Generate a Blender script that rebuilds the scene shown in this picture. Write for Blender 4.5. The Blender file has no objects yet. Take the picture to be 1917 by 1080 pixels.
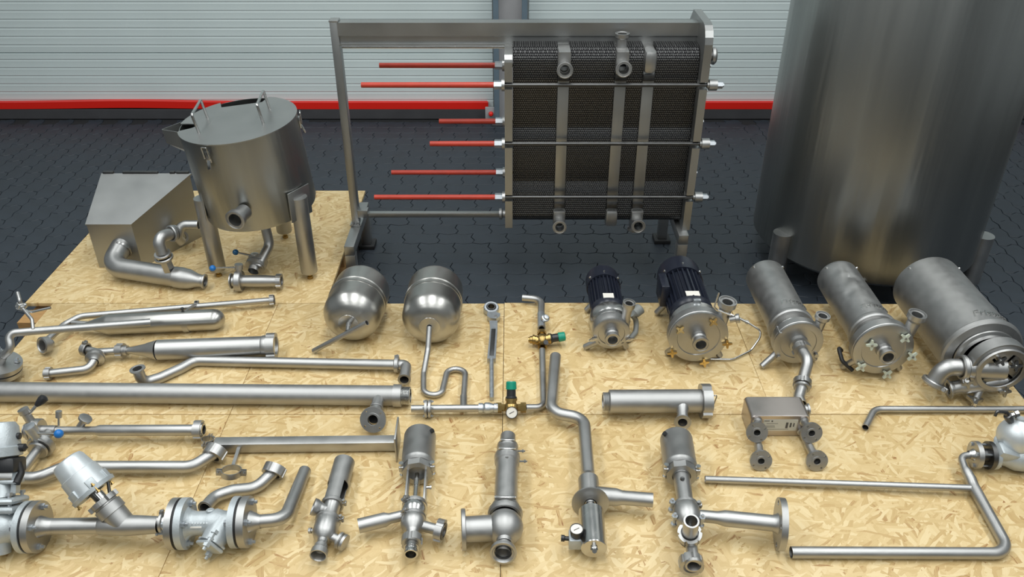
import bpy, bmesh, math, random
from mathutils import Vector as V3, Matrix
random.seed(7)
sc = bpy.context.scene
COL = sc.collection
PI = math.pi

# ------------------------------------------------------------------ camera, world, lamps, exposure
F, CX, CY, H, T = 1560.0, 958.5, 540.0, 2.0, math.radians(31.9)
cd = bpy.data.cameras.new('camera'); cam = bpy.data.objects.new('camera', cd); COL.objects.link(cam)
cam.location = (0, 0, H); cam.rotation_euler = (PI/2 - T, 0, 0)
cd.sensor_width = 36.0; cd.lens = 36.0*F/1917.0; cd.clip_start = 0.05
sc.camera = cam
wd = bpy.data.worlds.new('world'); sc.world = wd; wd.use_nodes = True
bg = wd.node_tree.nodes['Background']; bg.inputs[0].default_value = (0.86, 0.95, 0.98, 1); bg.inputs[1].default_value = 0.34
def lamp(x, y, z, sx, sy, w, col=(0.98, 1.0, 0.985)):
    l = bpy.data.lights.new('ceiling_lamp', 'AREA'); l.shape = 'RECTANGLE'; l.size = sx; l.size_y = sy; l.energy = w; l.color = col
    o = bpy.data.objects.new('ceiling_lamp', l); o.location = (x, y, z); COL.objects.link(o)
for lx in (-2.7, 0.0, 2.7):
    for ly in (-2.0, 0.9, 3.3):
        lamp(lx, ly, 4.3, 0.9, 2.2, 62 if ly > 0 else 40)
sc.view_settings.view_transform = 'Standard'; sc.view_settings.look = 'None'
sc.view_settings.exposure = -0.22; sc.view_settings.gamma = 1.0; sc.view_settings.use_curve_mapping = False

# ------------------------------------------------------------------ photograph pixel -> place in the hall
_c, _s = math.cos(T), math.sin(T)
def ray(px, py):
    u, v = (px-CX)/F, (py-CY)/F
    return V3((u, _c - v*_s, -_s - v*_c))
def G(px, py, z=0.0):
    d = ray(px, py); return V3((0, 0, H)) + d*((z-H)/d.z)
def VY(px, py, y):
    d = ray(px, py); return V3((0, 0, H)) + d*(y/d.y)
def S(p): return F/(p[1]*_c - (p[2]-H)*_s)
def L(n, p): return n/S(p)                       # n pixels at point p in metres

# ------------------------------------------------------------------ materials
MATS = {}
def mat(name, col, rough=0.5, metal=0.0, noise=0.0, nscale=40, bump=0.0, bscale=200, spec=0.5, stretch=None, bdist=0.002):
    m = bpy.data.materials.new(name); m.use_nodes = True; nt = m.node_tree; b = nt.nodes['Principled BSDF']
    b.inputs['Base Color'].default_value = (*col, 1); b.inputs['Roughness'].default_value = rough
    b.inputs['Metallic'].default_value = metal; b.inputs['Specular IOR Level'].default_value = spec
    tc = nt.nodes.new('ShaderNodeTexCoord'); src = tc.outputs['Object']
    if stretch:
        mp = nt.nodes.new('ShaderNodeMapping'); mp.inputs['Scale'].default_value = stretch; nt.links.new(src, mp.inputs[0]); src = mp.outputs[0]
    if noise:
        n = nt.nodes.new('ShaderNodeTexNoise'); n.inputs['Scale'].default_value = nscale; n.inputs['Detail'].default_value = 4
        nt.links.new(src, n.inputs['Vector'])
        mr = nt.nodes.new('ShaderNodeMapRange'); mr.inputs[1].default_value = 0.25; mr.inputs[2].default_value = 0.75
        mr.inputs[3].default_value = 1-noise; mr.inputs[4].default_value = 1+noise*0.6; nt.links.new(n.outputs[0], mr.inputs[0])
        mx = nt.nodes.new('ShaderNodeMix'); mx.data_type = 'RGBA'; mx.blend_type = 'MULTIPLY'; mx.inputs[0].default_value = 1
        mx.inputs[6].default_value = (*col, 1); nt.links.new(mr.outputs[0], mx.inputs[7]); nt.links.new(mx.outputs[2], b.inputs['Base Color'])
        m2 = nt.nodes.new('ShaderNodeMapRange'); m2.inputs[3].default_value = max(0.02, rough-0.09); m2.inputs[4].default_value = rough+0.09
        nt.links.new(n.outputs[0], m2.inputs[0]); nt.links.new(m2.outputs[0], b.inputs['Roughness'])
    if bump:
        n2 = nt.nodes.new('ShaderNodeTexNoise'); n2.inputs['Scale'].default_value = bscale; n2.inputs['Detail'].default_value = 3; nt.links.new(src, n2.inputs['Vector'])
        bp = nt.nodes.new('ShaderNodeBump'); bp.inputs['Strength'].default_value = bump; bp.inputs['Distance'].default_value = bdist
        nt.links.new(n2.outputs[0], bp.inputs['Height']); nt.links.new(bp.outputs[0], b.inputs['Normal'])
    MATS[name] = m; return m
mat('steel', (0.45, 0.45, 0.445), 0.43, 1, 0.08, 18)
mat('steel_blasted', (0.42, 0.42, 0.415), 0.48, 1, 0.07, 30)
mat('steel_polished', (0.54, 0.54, 0.53), 0.25, 1, 0.05, 20)
mat('steel_sheet', (0.42, 0.425, 0.42), 0.42, 1, 0.08, 6)
mat('steel_tank', (0.36, 0.37, 0.36), 0.36, 1, 0.16, 3.0, 0.5, 3.0, stretch=(2.6, 2.6, 0.16), bdist=0.02)
mat('steel_dark', (0.13, 0.13, 0.13), 0.4, 1, 0.15, 40)
mat('galvanised', (0.50, 0.53, 0.56), 0.38, 0.9, 0.12, 60)
mat('cast_grey', (0.46, 0.50, 0.52), 0.42, 0.45, 0.08, 50, 0.25, 220)
mat('actuator_silver', (0.60, 0.64, 0.66), 0.40, 0.5, 0.06, 30)
mat('motor_navy', (0.012, 0.015, 0.026), 0.34, 0.0, 0.1, 60)
mat('black_rubber', (0.012, 0.012, 0.013), 0.55)
mat('black_plastic', (0.018, 0.019, 0.021), 0.38)
mat('red_plastic', (0.48, 0.045, 0.024), 0.42, 0, 0.12, 20)
mat('red_tape', (0.74, 0.014, 0.006), 0.4)
mat('blue_plastic', (0.012, 0.16, 0.50), 0.3)
mat('blue_dark', (0.010, 0.09, 0.20), 0.3)
mat('green_plastic', (0.0, 0.25, 0.16), 0.4)
mat('brass', (0.42, 0.29, 0.11), 0.34, 1, 0.15, 50)
mat('brass_bright', (0.75, 0.55, 0.24), 0.2, 1)
mat('knob_pale', (0.52, 0.56, 0.46), 0.5)
mat('dial_white', (0.75, 0.72, 0.66), 0.5)
mat('paper_label', (0.55, 0.54, 0.47), 0.6)
mat('ink', (0.08, 0.075, 0.07), 0.6)
mat('pallet_wood', (0.42, 0.24, 0.09), 0.75, 0, 0.25, 30, stretch=(1, 8, 8))
mat('wall_white', (0.59, 0.67, 0.67), 0.42, 0, 0.03, 3)
mat('plinth_grey', (0.055, 0.055, 0.06), 0.6, 0, 0.1, 8)
mat('column_blue', (0.16, 0.22, 0.27), 0.5, 0, 0.1, 10)
mat('column_grey', (0.34, 0.34, 0.35), 0.55, 0, 0.1, 10)
mat('paver', (0.026, 0.034, 0.045), 0.50, 0, 0.22, 9, 0.35, 300)
mat('joint_sand', (0.012, 0.013, 0.015), 0.9)
mat('hall_wall', (0.46, 0.48, 0.49), 0.6, 0, 0.05, 2)
mat('cable_grey', (0.20, 0.21, 0.20), 0.5)
mat('copper_steel', (0.50, 0.455, 0.43), 0.34, 1, 0.08, 10)

def osb():
    m = bpy.data.materials.new('osb'); m.use_nodes = True; nt = m.node_tree; N = nt.nodes; Lk = nt.links; b = N['Principled BSDF']
    tc = N.new('ShaderNodeTexCoord'); oi = N.new('ShaderNodeObjectInfo')
    off = N.new('ShaderNodeVectorMath'); off.operation = 'SCALE'; off.inputs[0].default_value = (37, 51, 5); Lk.new(oi.outputs['Random'], off.inputs['Scale'])
    add = N.new('ShaderNodeVectorMath'); Lk.new(tc.outputs['Object'], add.inputs[0]); Lk.new(off.outputs[0], add.inputs[1])
    warp = N.new('ShaderNodeTexNoise'); warp.inputs['Scale'].default_value = 7; Lk.new(add.outputs[0], warp.inputs['Vector'])
    wsc = N.new('ShaderNodeVectorMath'); wsc.operation = 'SCALE'; wsc.inputs['Scale'].default_value = 0.05; Lk.new(warp.outputs['Color'], wsc.inputs[0])
    add2 = N.new('ShaderNodeVectorMath'); Lk.new(add.outputs[0], add2.inputs[0]); Lk.new(wsc.outputs[0], add2.inputs[1])
    def layer(rz, sx, sy, seed):
        mp = N.new('ShaderNodeMapping'); mp.vector_type = 'TEXTURE'; mp.inputs['Rotation'].default_value = (0, 0, rz); mp.inputs['Scale'].default_value = (1/sx, 1/sy, 1); mp.inputs['Location'].default_value = (seed, seed*1.7, 0)
        Lk.new(add2.outputs[0], mp.inputs[0])
        v = N.new('ShaderNodeTexVoronoi'); v.voronoi_dimensions = '2D'; v.distance = 'CHEBYCHEV'; v.inputs['Scale'].default_value = 1; v.inputs['Randomness'].default_value = 1; Lk.new(mp.outputs[0], v.inputs['Vector'])
        sep = N.new('ShaderNodeSeparateColor'); Lk.new(v.outputs['Color'], sep.inputs[0])
        sh = N.new('ShaderNodeVectorMath'); sh.operation = 'MULTIPLY_ADD'; sh.inputs[1].default_value = (1.4, 7, 1); Lk.new(mp.outputs[0], sh.inputs[0]); Lk.new(v.outputs['Color'], sh.inputs[2])
        gn = N.new('ShaderNodeTexNoise'); gn.inputs['Scale'].default_value = 1.0; gn.inputs['Detail'].default_value = 3; Lk.new(sh.outputs[0], gn.inputs['Vector'])
        g1 = N.new('ShaderNodeMath'); g1.operation = 'MULTIPLY_ADD'; g1.inputs[1].default_value = 0.50; g1.inputs[2].default_value = -0.215; Lk.new(gn.outputs[0], g1.inputs[0])
        g2 = N.new('ShaderNodeMath'); g2.operation = 'ADD'; Lk.new(sep.outputs[0], g2.inputs[0]); Lk.new(g1.outputs[0], g2.inputs[1])
        return g2.outputs[0], sep.outputs[1]
    Ls = [layer(0.25, 11, 62, 0), layer(-0.55, 11, 58, 9.3), layer(1.15, 12, 64, 4.1), layer(-1.25, 13, 66, 2.7), layer(0.75, 16, 90, 6.2), layer(-0.1, 18, 100, 7.9)]
    cur = Ls[0][0]
    for k, (val, msk) in enumerate(Ls[1:]):
        gt = N.new('ShaderNodeMath'); gt.operation = 'GREATER_THAN'; gt.inputs[1].default_value = (0.5, 0.55, 0.6, 0.7, 0.78)[k]; Lk.new(msk, gt.inputs[0])
        mx = N.new('ShaderNodeMix'); mx.data_type = 'FLOAT'; Lk.new(gt.outputs[0], mx.inputs[0]); Lk.new(cur, mx.inputs[2]); Lk.new(val, mx.inputs[3]); cur = mx.outputs[0]
    mm = N.new('ShaderNodeMath'); mm.operation = 'MULTIPLY_ADD'; mm.inputs[1].default_value = 1.0; mm.inputs[2].default_value = 0.0; Lk.new(cur, mm.inputs[0])
    cr = N.new('ShaderNodeValToRGB'); e = cr.color_ramp.elements
    e[0].position = 0.0; e[0].color = (0.29, 0.13, 0.045, 1); e[1].position = 1.0; e[1].color = (0.72, 0.57, 0.32, 1)
    for p, c in ((0.012, (0.41, 0.24, 0.093, 1)), (0.04, (0.50, 0.335, 0.142, 1)), (0.25, (0.57, 0.41, 0.188, 1)), (0.65, (0.645, 0.48, 0.24, 1))):
        x = e.new(p); x.color = c
    Lk.new(mm.outputs[0], cr.inputs[0]); Lk.new(cr.outputs[0], b.inputs['Base Color'])
    b.inputs['Roughness'].default_value = 0.5
    bp = N.new('ShaderNodeBump'); bp.inputs['Strength'].default_value = 0.25; bp.inputs['Distance'].default_value = 0.002; Lk.new(mm.outputs[0], bp.inputs['Height']); Lk.new(bp.outputs[0], b.inputs['Normal'])
    MATS['osb'] = m
osb()

def honeycomb():
    # edges of pressed plates: fine staggered cells, too small to count
    m = bpy.data.materials.new('plate_edges'); m.use_nodes = True; nt = m.node_tree; N = nt.nodes; Lk = nt.links; b = N['Principled BSDF']
    tc = N.new('ShaderNodeTexCoord'); mp = N.new('ShaderNodeMapping'); mp.inputs['Rotation'].default_value = (PI/2, 0, 0); mp.inputs['Scale'].default_value = (118, 1, 95)
    Lk.new(tc.outputs['Object'], mp.inputs[0])
    sx = N.new('ShaderNodeSeparateXYZ'); mp.vector_type = 'POINT'
    mp2 = N.new('ShaderNodeMapping'); mp2.inputs['Scale'].default_value = (104, 1, 100); Lk.new(tc.outputs['Object'], mp2.inputs[0]); Lk.new(mp2.outputs[0], sx.inputs[0])
    N.remove(mp)
    fl = N.new('ShaderNodeMath'); fl.operation = 'FLOOR'; Lk.new(sx.outputs[2], fl.inputs[0]); mo = N.new('ShaderNodeMath'); mo.operation = 'FLOORED_MODULO'; mo.inputs[1].default_value = 2; Lk.new(fl.outputs[0], mo.inputs[0])
    ma = N.new('ShaderNodeMath'); ma.operation = 'MULTIPLY_ADD'; ma.inputs[1].default_value = 0.5; Lk.new(mo.outputs[0], ma.inputs[0]); Lk.new(sx.outputs[0], ma.inputs[2])
    cb = N.new('ShaderNodeCombineXYZ'); Lk.new(ma.outputs[0], cb.inputs[0]); Lk.new(sx.outputs[2], cb.inputs[1])
    v = N.new('ShaderNodeTexVoronoi'); v.voronoi_dimensions = '2D'; v.inputs['Scale'].default_value = 1; v.inputs['Randomness'].default_value = 0.08; Lk.new(cb.outputs[0], v.inputs['Vector'])
    cr = N.new('ShaderNodeValToRGB'); e = cr.color_ramp.elements
    e[0].position = 0.30; e[0].color = (0.010, 0.010, 0.012, 1); e[1].position = 0.52; e[1].color = (0.17, 0.17, 0.17, 1)
    Lk.new(v.outputs['Distance'], cr.inputs[0]); Lk.new(cr.outputs[0], b.inputs['Base Color'])
    b.inputs['Roughness'].default_value = 0.42; b.inputs['Metallic'].default_value = 0.9
    bp = N.new('ShaderNodeBump'); bp.inputs['Strength'].default_value = 0.6; bp.inputs['Distance'].default_value = 0.003; Lk.new(v.outputs['Distance'], bp.inputs['Height']); Lk.new(bp.outputs[0], b.inputs['Normal'])
    MATS['plate_edges'] = m
honeycomb()

# ------------------------------------------------------------------ mesh helpers (world coordinates)
ORG = {}
def basis(d, ref=None):
    d = V3(d).normalized(); r = V3(ref) if ref is not None else V3((0, 0, 1))
    if abs(d.dot(r)) > 0.95: r = V3((0, 1, 0))
    x = r.cross(d).normalized(); y = d.cross(x); return x, y, d        # y is 'up'
def thing(name, label, cat, loc, group=None):
    o = bpy.data.objects.new(name, None); COL.objects.link(o); o.location = loc; o.empty_display_size = 0.05
    o['label'] = label; o['category'] = cat
    if group: o['group'] = group
    ORG[o.name] = V3(loc); return o
def mk(name, vf, m, par, smooth=True, ang=32, weld=False, label=None):
    v, f = vf; org = ORG[par.name] if par else V3((0, 0, 0))
    me = bpy.data.meshes.new(name); me.from_pydata([tuple(V3(p)-org) for p in v], [], f); me.validate()
    if weld:
        bm = bmesh.new(); bm.from_mesh(me); bmesh.ops.remove_doubles(bm, verts=bm.verts, dist=1e-5); bmesh.ops.recalc_face_normals(bm, faces=bm.faces); bm.to_mesh(me); bm.free()
    else:
        bm = bmesh.new(); bm.from_mesh(me); bmesh.ops.recalc_face_normals(bm, faces=bm.faces); bm.to_mesh(me); bm.free()
    if smooth:
        me.polygons.foreach_set('use_smooth', [True]*len(me.polygons)); me.set_sharp_from_angle(angle=math.radians(ang))
    me.materials.append(MATS[m] if isinstance(m, str) else m)
    o = bpy.data.objects.new(name, me); COL.objects.link(o)
    if par: o.parent = par; ORG[o.name] = org
    if label: o['label'] = label
    return o
def join(*ms):
    v, f = [], []
    for a, b in ms:
        k = len(v); v += list(a); f += [tuple(i+k for i in q) for q in b]
    return v, f
def lathe(a, d, prof, seg=28, ref=None):
    """prof: (distance along d, radius) in metres"""
    x, y, d = basis(d, ref); a = V3(a); v, f, rows = [], [], []
    for s, r in prof:
        if r < 1e-6: rows.append([len(v)]); v.append(a + d*s)
        else:
            rows.append(list(range(len(v), len(v)+seg)))
            for i in range(seg):
                t = 2*PI*i/seg; v.append(a + d*s + x*(r*math.cos(t)) + y*(r*math.sin(t)))
    for p, q in zip(rows, rows[1:]):
        if len(p) == 1 and len(q) == 1: continue
        for i in range(seg):
            j = (i+1) % seg
            if len(p) == 1: f.append((p[0], q[i], q[j]))
            elif len(q) == 1: f.append((p[i], q[0], p[j]))
            else: f.append((p[i], q[i], q[j], p[j]))
    return v, f
def gear(a, d, rfun, ri, s0, s1, seg=72, ref=None, bore=True):
    """prism whose outer radius follows rfun(angle); with or without a bore"""
    x, y, d = basis(d, ref); a = V3(a); v, f = [], []
    for s in (s0, s1):
        for i in range(seg):
            t = 2*PI*i/seg; r = rfun(t); v.append(a + d*s + x*(r*math.cos(t)) + y*(r*math.sin(t)))
    n = 2*seg
    if bore:
        for s in (s0, s1):
            for i in range(seg):
                t = 2*PI*i/seg; v.append(a + d*s + x*(ri*math.cos(t)) + y*(ri*math.sin(t)))
    for i in range(seg):
        j = (i+1) % seg
        f.append((i, j, seg+j, seg+i))
        if bore:
            f.append((n+i, n+seg+i, n+seg+j, n+j)); f.append((i, n+i, n+j, j)); f.append((seg+i, seg+j, n+seg+j, n+seg+i))
    if not bore: f.append(tuple(range(seg))); f.append(tuple(range(seg, 2*seg)))
    return v, f
def fillet(pts, rad, n=8):
    pts = [V3(p) for p in pts]; out = [pts[0]]
    for i in range(1, len(pts)-1):
        p, q, r = pts[i-1], pts[i], pts[i+1]; u = (p-q); w = (r-q); lu, lw = u.length, w.length; u.normalize(); w.normalize()
        an = u.angle(w, PI)
        if an > PI-0.03: out.append(q); continue
        rr = rad[i] if isinstance(rad, (list, tuple)) else rad
        k = min(rr/math.tan(an/2), lu*0.49, lw*0.49); rr = k*math.tan(an/2)
        bis = (u+w).normalized(); c = q + bis*(rr/math.sin(an/2)); s = q+u*k-c; e = q+w*k-c; tot = s.angle(e); ax = s.cross(e).normalized()
        m = max(2, int(n*tot/(PI/2)+0.5)+1)
        for j in range(m+1): out.append(c + Matrix.Rotation(tot*j/m, 3, ax) @ s)
    out.append(pts[-1]); return out
def tube(path, r, wall=None, seg=20, cap=False):
    """swept round tube; r a number or one per point; wall gives a hollow end"""
    n = len(path); rs = r if isinstance(r, (list, tuple)) else [r]*n; v, f = [], []
    tang = []
    for i in range(n):
        a = path[max(0, i-1)]; b = path[min(n-1, i+1)]; tang.append((b-a).normalized())
    x, y, _ = basis(tang[0]); rings = []
    for i in range(n):
        if i:
            q = tang[i-1].rotation_difference(tang[i]); x = q @ x; y = q @ y
        rings.append((V3(x), V3(y)))
    def shell(k):
        st = len(v)
        for i in range(n):
            X, Y = rings[i]; R = rs[i]-k
            for j in range(seg):
                t = 2*PI*j/seg; v.append(path[i] + X*(R*math.cos(t)) + Y*(R*math.sin(t)))
        for i in range(n-1):
            for j in range(seg):
                q = (j+1) % seg; f.append((st+i*seg+j, st+i*seg+q, st+(i+1)*seg+q, st+(i+1)*seg+j))
        return st
    a = shell(0)
    if wall:
        b = shell(wall)
        for i in (0, n-1):
            for j in range(seg):
                q = (j+1) % seg; f.append((a+i*seg+j, a+i*seg+q, b+i*seg+q, b+i*seg+j))
    elif cap:
        f.append(tuple(a+j for j in range(seg))); f.append(tuple(a+(n-1)*seg+j for j in range(seg)))
    return v, f
def box(c, sx, sy, sz, ex=(1, 0, 0), ey=(0, 1, 0), ez=(0, 0, 1), bev=0.0):
    c = V3(c); ex, ey, ez = V3(ex).normalized()*sx/2, V3(ey).normalized()*sy/2, V3(ez).normalized()*sz/2
    if not bev:
        v = [c + ex*i + ey*j + ez*k for k in (-1, 1) for j in (-1, 1) for i in (-1, 1)]
        return v, [(0, 1, 3, 2), (4, 6, 7, 5), (0, 4, 5, 1), (2, 3, 7, 6), (0, 2, 6, 4), (1, 5, 7, 3)]
    bm = bmesh.new(); bmesh.ops.create_cube(bm, size=2)
    for w in bm.verts: w.co = V3((w.co.x*sx/2, w.co.y*sy/2, w.co.z*sz/2))
    bmesh.ops.bevel(bm, geom=list(bm.edges), offset=bev, segments=2, profile=0.5, affect='EDGES')
    bm.verts.index_update(); ux, uy, uz = ex.normalized(), ey.normalized(), ez.normalized()
    v = [c + ux*w.co.x + uy*w.co.y + uz*w.co.z for w in bm.verts]; f = [tuple(w.index for w in q.verts) for q in bm.faces]; bm.free(); return v, f
def prism(poly, o, ex, ey, ez, th):
    """polygon in the (ex, ey) plane pushed along ez by th"""
    o, ex, ey, ez = V3(o), V3(ex), V3(ey), V3(ez); n = len(poly)
    v = [o + ex*p[0] + ey*p[1] for p in poly] + [o + ex*p[0] + ey*p[1] + ez*th for p in poly]
    f = [tuple(range(n)), tuple(range(2*n-1, n-1, -1))] + [(i, (i+1) % n, n+(i+1) % n, n+i) for i in range(n)]
    return v, f
def ball(c, r, seg=16):
    return lathe(V3(c)-V3((0, 0, r)), (0, 0, 1), [(r-r*math.cos(PI*i/10), r*math.sin(PI*i/10)) for i in range(11)], seg)
def holed_disc(a, d, r, ri, th, n, rc, rh, ph=0.4, k=5):
    """flange with real bolt holes"""
    x, y, d = basis(d); a = V3(a); v, f = [], []
    def P(t, R, s): return a + d*s + x*(R*math.cos(t)) + y*(R*math.sin(t))
    for q in range(n):
        t0 = ph + 2*PI*(q-0.5)/n; t1 = ph + 2*PI*(q+0.5)/n; tc = ph + 2*PI*q/n
        loop = [(t0+(t1-t0)*i/(2*k), r) for i in range(2*k)] + [(t1, r+(ri-r)*i/k) for i in range(k)] + \
               [(t1+(t0-t1)*i/(2*k), ri) for i in range(2*k)] + [(t0, ri+(r-ri)*i/k) for i in range(k)]
        m = len(loop); cxx, cyy = rc*math.cos(tc), rc*math.sin(tc); st = len(v)
        for s in (0, th):
            for t, R in loop: v.append(P(t, R, s))
            for t, R in loop:
                dx, dy = R*math.cos(t)-cxx, R*math.sin(t)-cyy; an = math.atan2(dy, dx)
                v.append(a + d*s + x*(cxx+rh*math.cos(an)) + y*(cyy+rh*math.sin(an)))
        for i in range(m):
            j = (i+1) % m
            f.append((st+i, st+j, st+m+j, st+m+i)); f.append((st+2*m+i, st+3*m+i, st+3*m+j, st+2*m+j))
            f.append((st+m+i, st+m+j, st+3*m+j, st+3*m+i))
            if i < 2*k or 3*k <= i < 5*k: f.append((st+i, st+2*m+i, st+2*m+j, st+j))
    return v, f

def holed_box(c, sx, sz, dep, rh, dz, bev=0.01):
    """block with a round bore along its depth; front face centre at c"""
    c = V3(c); m = 40; v, f = [], []
    for y, k in ((bev*0.6, 1.0), (0, 0.94), (0, 0), (dep, 0), (dep, 1.0)):
        for i in range(m):
            t = 2*PI*i/m; ct, st = math.cos(t), math.sin(t)
            if k: q = min((sx/2)/max(1e-6, abs(ct)), (sz/2)/max(1e-6, abs(st))); x, z = ct*q*k, st*q*k
            else: x, z = rh*ct, dz+rh*st
            v.append(c+V3((x, y, z)))
    for r in range(5):
        for i in range(m): j = (i+1) % m; q = (r+1) % 5; f.append((r*m+i, r*m+j, q*m+j, q*m+i))
    return v, f

# ------------------------------------------------------------------ fitting helpers
def path_px(pts): return [G(*p) for p in pts]
def pipe(th, pts, rpx, bend=3.0, m='steel', wall=0.14, name='pipe', rm=None, world=False, seg=20):
    w = [V3(p) for p in pts] if world else path_px(pts)
    r = rm if rm else L(rpx, w[len(w)//2])
    return mk(name, tube(fillet(w, bend*r), r, wall*r if wall else None, seg, cap=not wall), m, th)
def turn(th, name, a, d, prof, m='steel', seg=28, ref=None, label=None):
    return mk(name, lathe(a, d, prof, seg, ref), m, th, label=label)
def turn_px(th, name, A, B, prof, m='steel', seg=28, label=None):
    """A, B = (px, py, z); prof = (fraction of A-B, radius in pixels)"""
    a, b = G(*A), G(*B); d = b-a; n = d.length; s = S((a+b)/2)
    return turn(th, name, a, d, [(t*n, r/s) for t, r in prof], m, seg, label=label)
def ring(th, name, p, d, r, ri, w, m='steel', seg=28, bev=0.12):
    b = bev*min(w, r-ri)
    return turn(th, name, V3(p)-V3(d).normalized()*w/2, d, [(b, ri), (0, ri+b), (0, r-b), (b, r), (w-b, r), (w, r-b), (w, ri+b), (w-b, ri), (b, ri)], m, seg)
def ferrule(th, p, d, rp, m='steel', name='ferrule', k=1.35):
    r = rp*k; w = rp*0.5
    return turn(th, name, p, d, [(-w*1.4, rp), (-w*0.7, rp*1.02), (-w*0.45, r), (0, r), (0, r*0.86), (-0.1*w, r*0.84), (-0.1*w, rp*0.95), (0, rp*0.93), (0, rp*0.84), (-w*1.4, rp*0.84)], m)
def nut(th, p, d, r, ri, w, m='steel', n=4, name='union_nut', slot=0.35):
    def rf(t):
        q = (t*n/(2*PI)) % 1.0; return r*0.88 if q < slot*0.5 else r
    o = mk(name, gear(p, d, rf, ri, -w/2, w/2, 72), m, th, ang=40); return o
def flange(th, p, d, r, ri, w, n=4, rc=None, rh=None, m='steel', ph=0.5, name='flange'):
    return mk(name, holed_disc(p, d, r, ri, w, n, rc or (r*0.76), rh or r*0.07, ph), m, th, weld=True)
def bolt(th, p, d, r, l0, l1, m='galvanised', name='bolt'):
    """hexagon head at l0 side, threaded end with nut at l1 side"""
    return turn(th, name, p, d, [(l0-r*0.9, 0), (l0-r*0.9, r), (l0, r), (l0, r*0.55), (l1, r*0.55), (l1, r), (l1+r*0.9, r), (l1+r*0.9, r*0.5), (l1+r*1.8, r*0.5), (l1+r*1.8, 0)], m, 6)
def bolt_circle(th, p, d, rc, n, r, l0, l1, ph=0.5, m='galvanised'):
    x, y, d = basis(d)
    for i in range(n):
        t = ph+2*PI*i/n; bolt(th, V3(p)+x*(rc*math.cos(t))+y*(rc*math.sin(t)), d, r, l0, l1, m)
def clamp(th, p, d, r, w, side=(0, 0, 1), m='steel', ear=True):
    o = ring(th, 'clamp', p, d, r, r*0.72, w, m, bev=0.3)
    if ear:
        x, y, dd = basis(d); s = V3(side); s = (s - dd*s.dot(dd)).normalized(); t = dd.cross(s); c = V3(p)+s*(r*1.08)
        mk('clamp_lug', box(c, r*0.22, w*1.0, r*0.38, t, dd, s, w*0.1), m, o)
        turn(o, 'clamp_bolt', c-t*r*0.34, t, [(0, 0), (0, w*0.36), (w*0.3, w*0.36), (w*0.3, w*0.2), (r*0.5, w*0.2), (r*0.5, w*0.42), (r*0.7, w*0.42), (r*0.7, 0)], m, 8)
    return o
def star(th, p, d, r, m, n=4, name='star_knob', ph=0.3):
    x, y, dd = basis(d); pts = []
    for i in range(2*n):
        t = ph+PI*i/n; R = r if i % 2 == 0 else r*0.42
        for e in ((-0.16, 0.16) if i % 2 == 0 else (0,)): pts.append((R*math.cos(t+e), R*math.sin(t+e)))
    k = mk(name, prism(pts, V3(p), x, y, dd, r*0.42), m, th, ang=50)
    turn(k, 'stud', p, dd, [(-r*0.8, r*0.22), (r*0.6, r*0.22), (r*0.6, 0)], m if m != 'knob_pale' else 'steel', 10)
    return k

# ------------------------------------------------------------------ the hall
ZF = -0.144
def struct(name, vf, m, smooth=False):
    o = mk(name, vf, m, None, smooth); o['kind'] = 'structure'; ORG[o.name] = V3((0, 0, 0)); return o
floor = struct('floor', box((0, 0.5, ZF-0.056), 14, 13, 0.1), 'joint_sand')
PA, PB = 0.186, 0.106
def paver_outline(a, b):
    A, B = 0.006, 0.010; pts = []
    for i in range(4): pts.append((-a/2+a*i/4, -b/2 + A*(1 if i % 2 == 0 else -1)))
    for i in range(3): pts.append((a/2 + (0, B, -B)[i], -b/2 + b*i/3 + (A if i == 0 else 0)))
    for i in range(4): pts.append((a/2-a*i/4, b/2 + A*(1 if i % 2 == 0 else -1)))
    for i in range(3): pts.append((-a/2 + (0, -B, B)[i], b/2 - b*i/3 + (A if i == 0 else 0)))
    return pts
def paver_vf(cx, cy, rot):
    o = paver_outline(PA, PB); n = len(o); v = []; cr, sr = math.cos(rot), math.sin(rot)
    for k, z in ((0.985, -0.008), (0.968, -0.0015), (0.945, 0)):
        for x, y in o:
            x, y = x*(1-(1-k)*0.6), y*k; v.append((cx+x*cr-y*sr, cy+x*sr+y*cr, z))
    f = [tuple(range(2*n, 3*n))] + [(r*n+i, r*n+(i+1) % n, r*n+n+(i+1) % n, r*n+n+i) for r in (0, 1) for i in range(n)]
    return v, f
spots = []
def field(x0, x1, y0, y1, rot):
    along, across = (x0, x1), (y0, y1)
    if rot: along, across = (y0, y1), (x0, x1)
    r = 0; q = across[0]+PB/2
    while q < across[1]:
        p = along[0] + (PA/2 if r % 2 else 0)
        while p < along[1]:
            spots.append((q, p, PI/2) if rot else (p, q, 0.0)); p += PA
        q += PB; r += 1
field(-1.42, 1.62, 3.05, 5.74, False); field(-4.0, -1.36, 2.4, 5.74, True); field(1.53, 3.9, 2.3, 5.74, True)
def shows(x, y):
    p = V3((x, y, ZF)); dep = y*_c - (ZF-H)*_s; px = CX+F*x/dep; py = CY - F*(y*_s + (ZF-H)*_c)/dep
    if not (-40 < px < 1960 and py < 640): return None
    if 1480 < px < 1830 and 200 < py < 470: return None          # behind the big tank
    if 955 < px < 1290 and py < 405: return None                 # behind the plate pack
    if 350 < px < 570 and 190 < py < 400: return None            # behind the vat
    if -2.12 < x < -0.9 and 3.1 < y < 4.2: return None            # under the back sheet
    if y < 3.0 and -2.1 < x < 1.9: return None
    return F/dep
vis = []; rest = []
for q in spots:
    sc_ = shows(q[0], q[1])
    (vis.append((sc_, q)) if sc_ else rest.append(q))
vis.sort(key=lambda t: -t[0])
near, far = [q for _, q in vis[:300]], [q for _, q in vis[300:]] + rest
pm = {}
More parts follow.
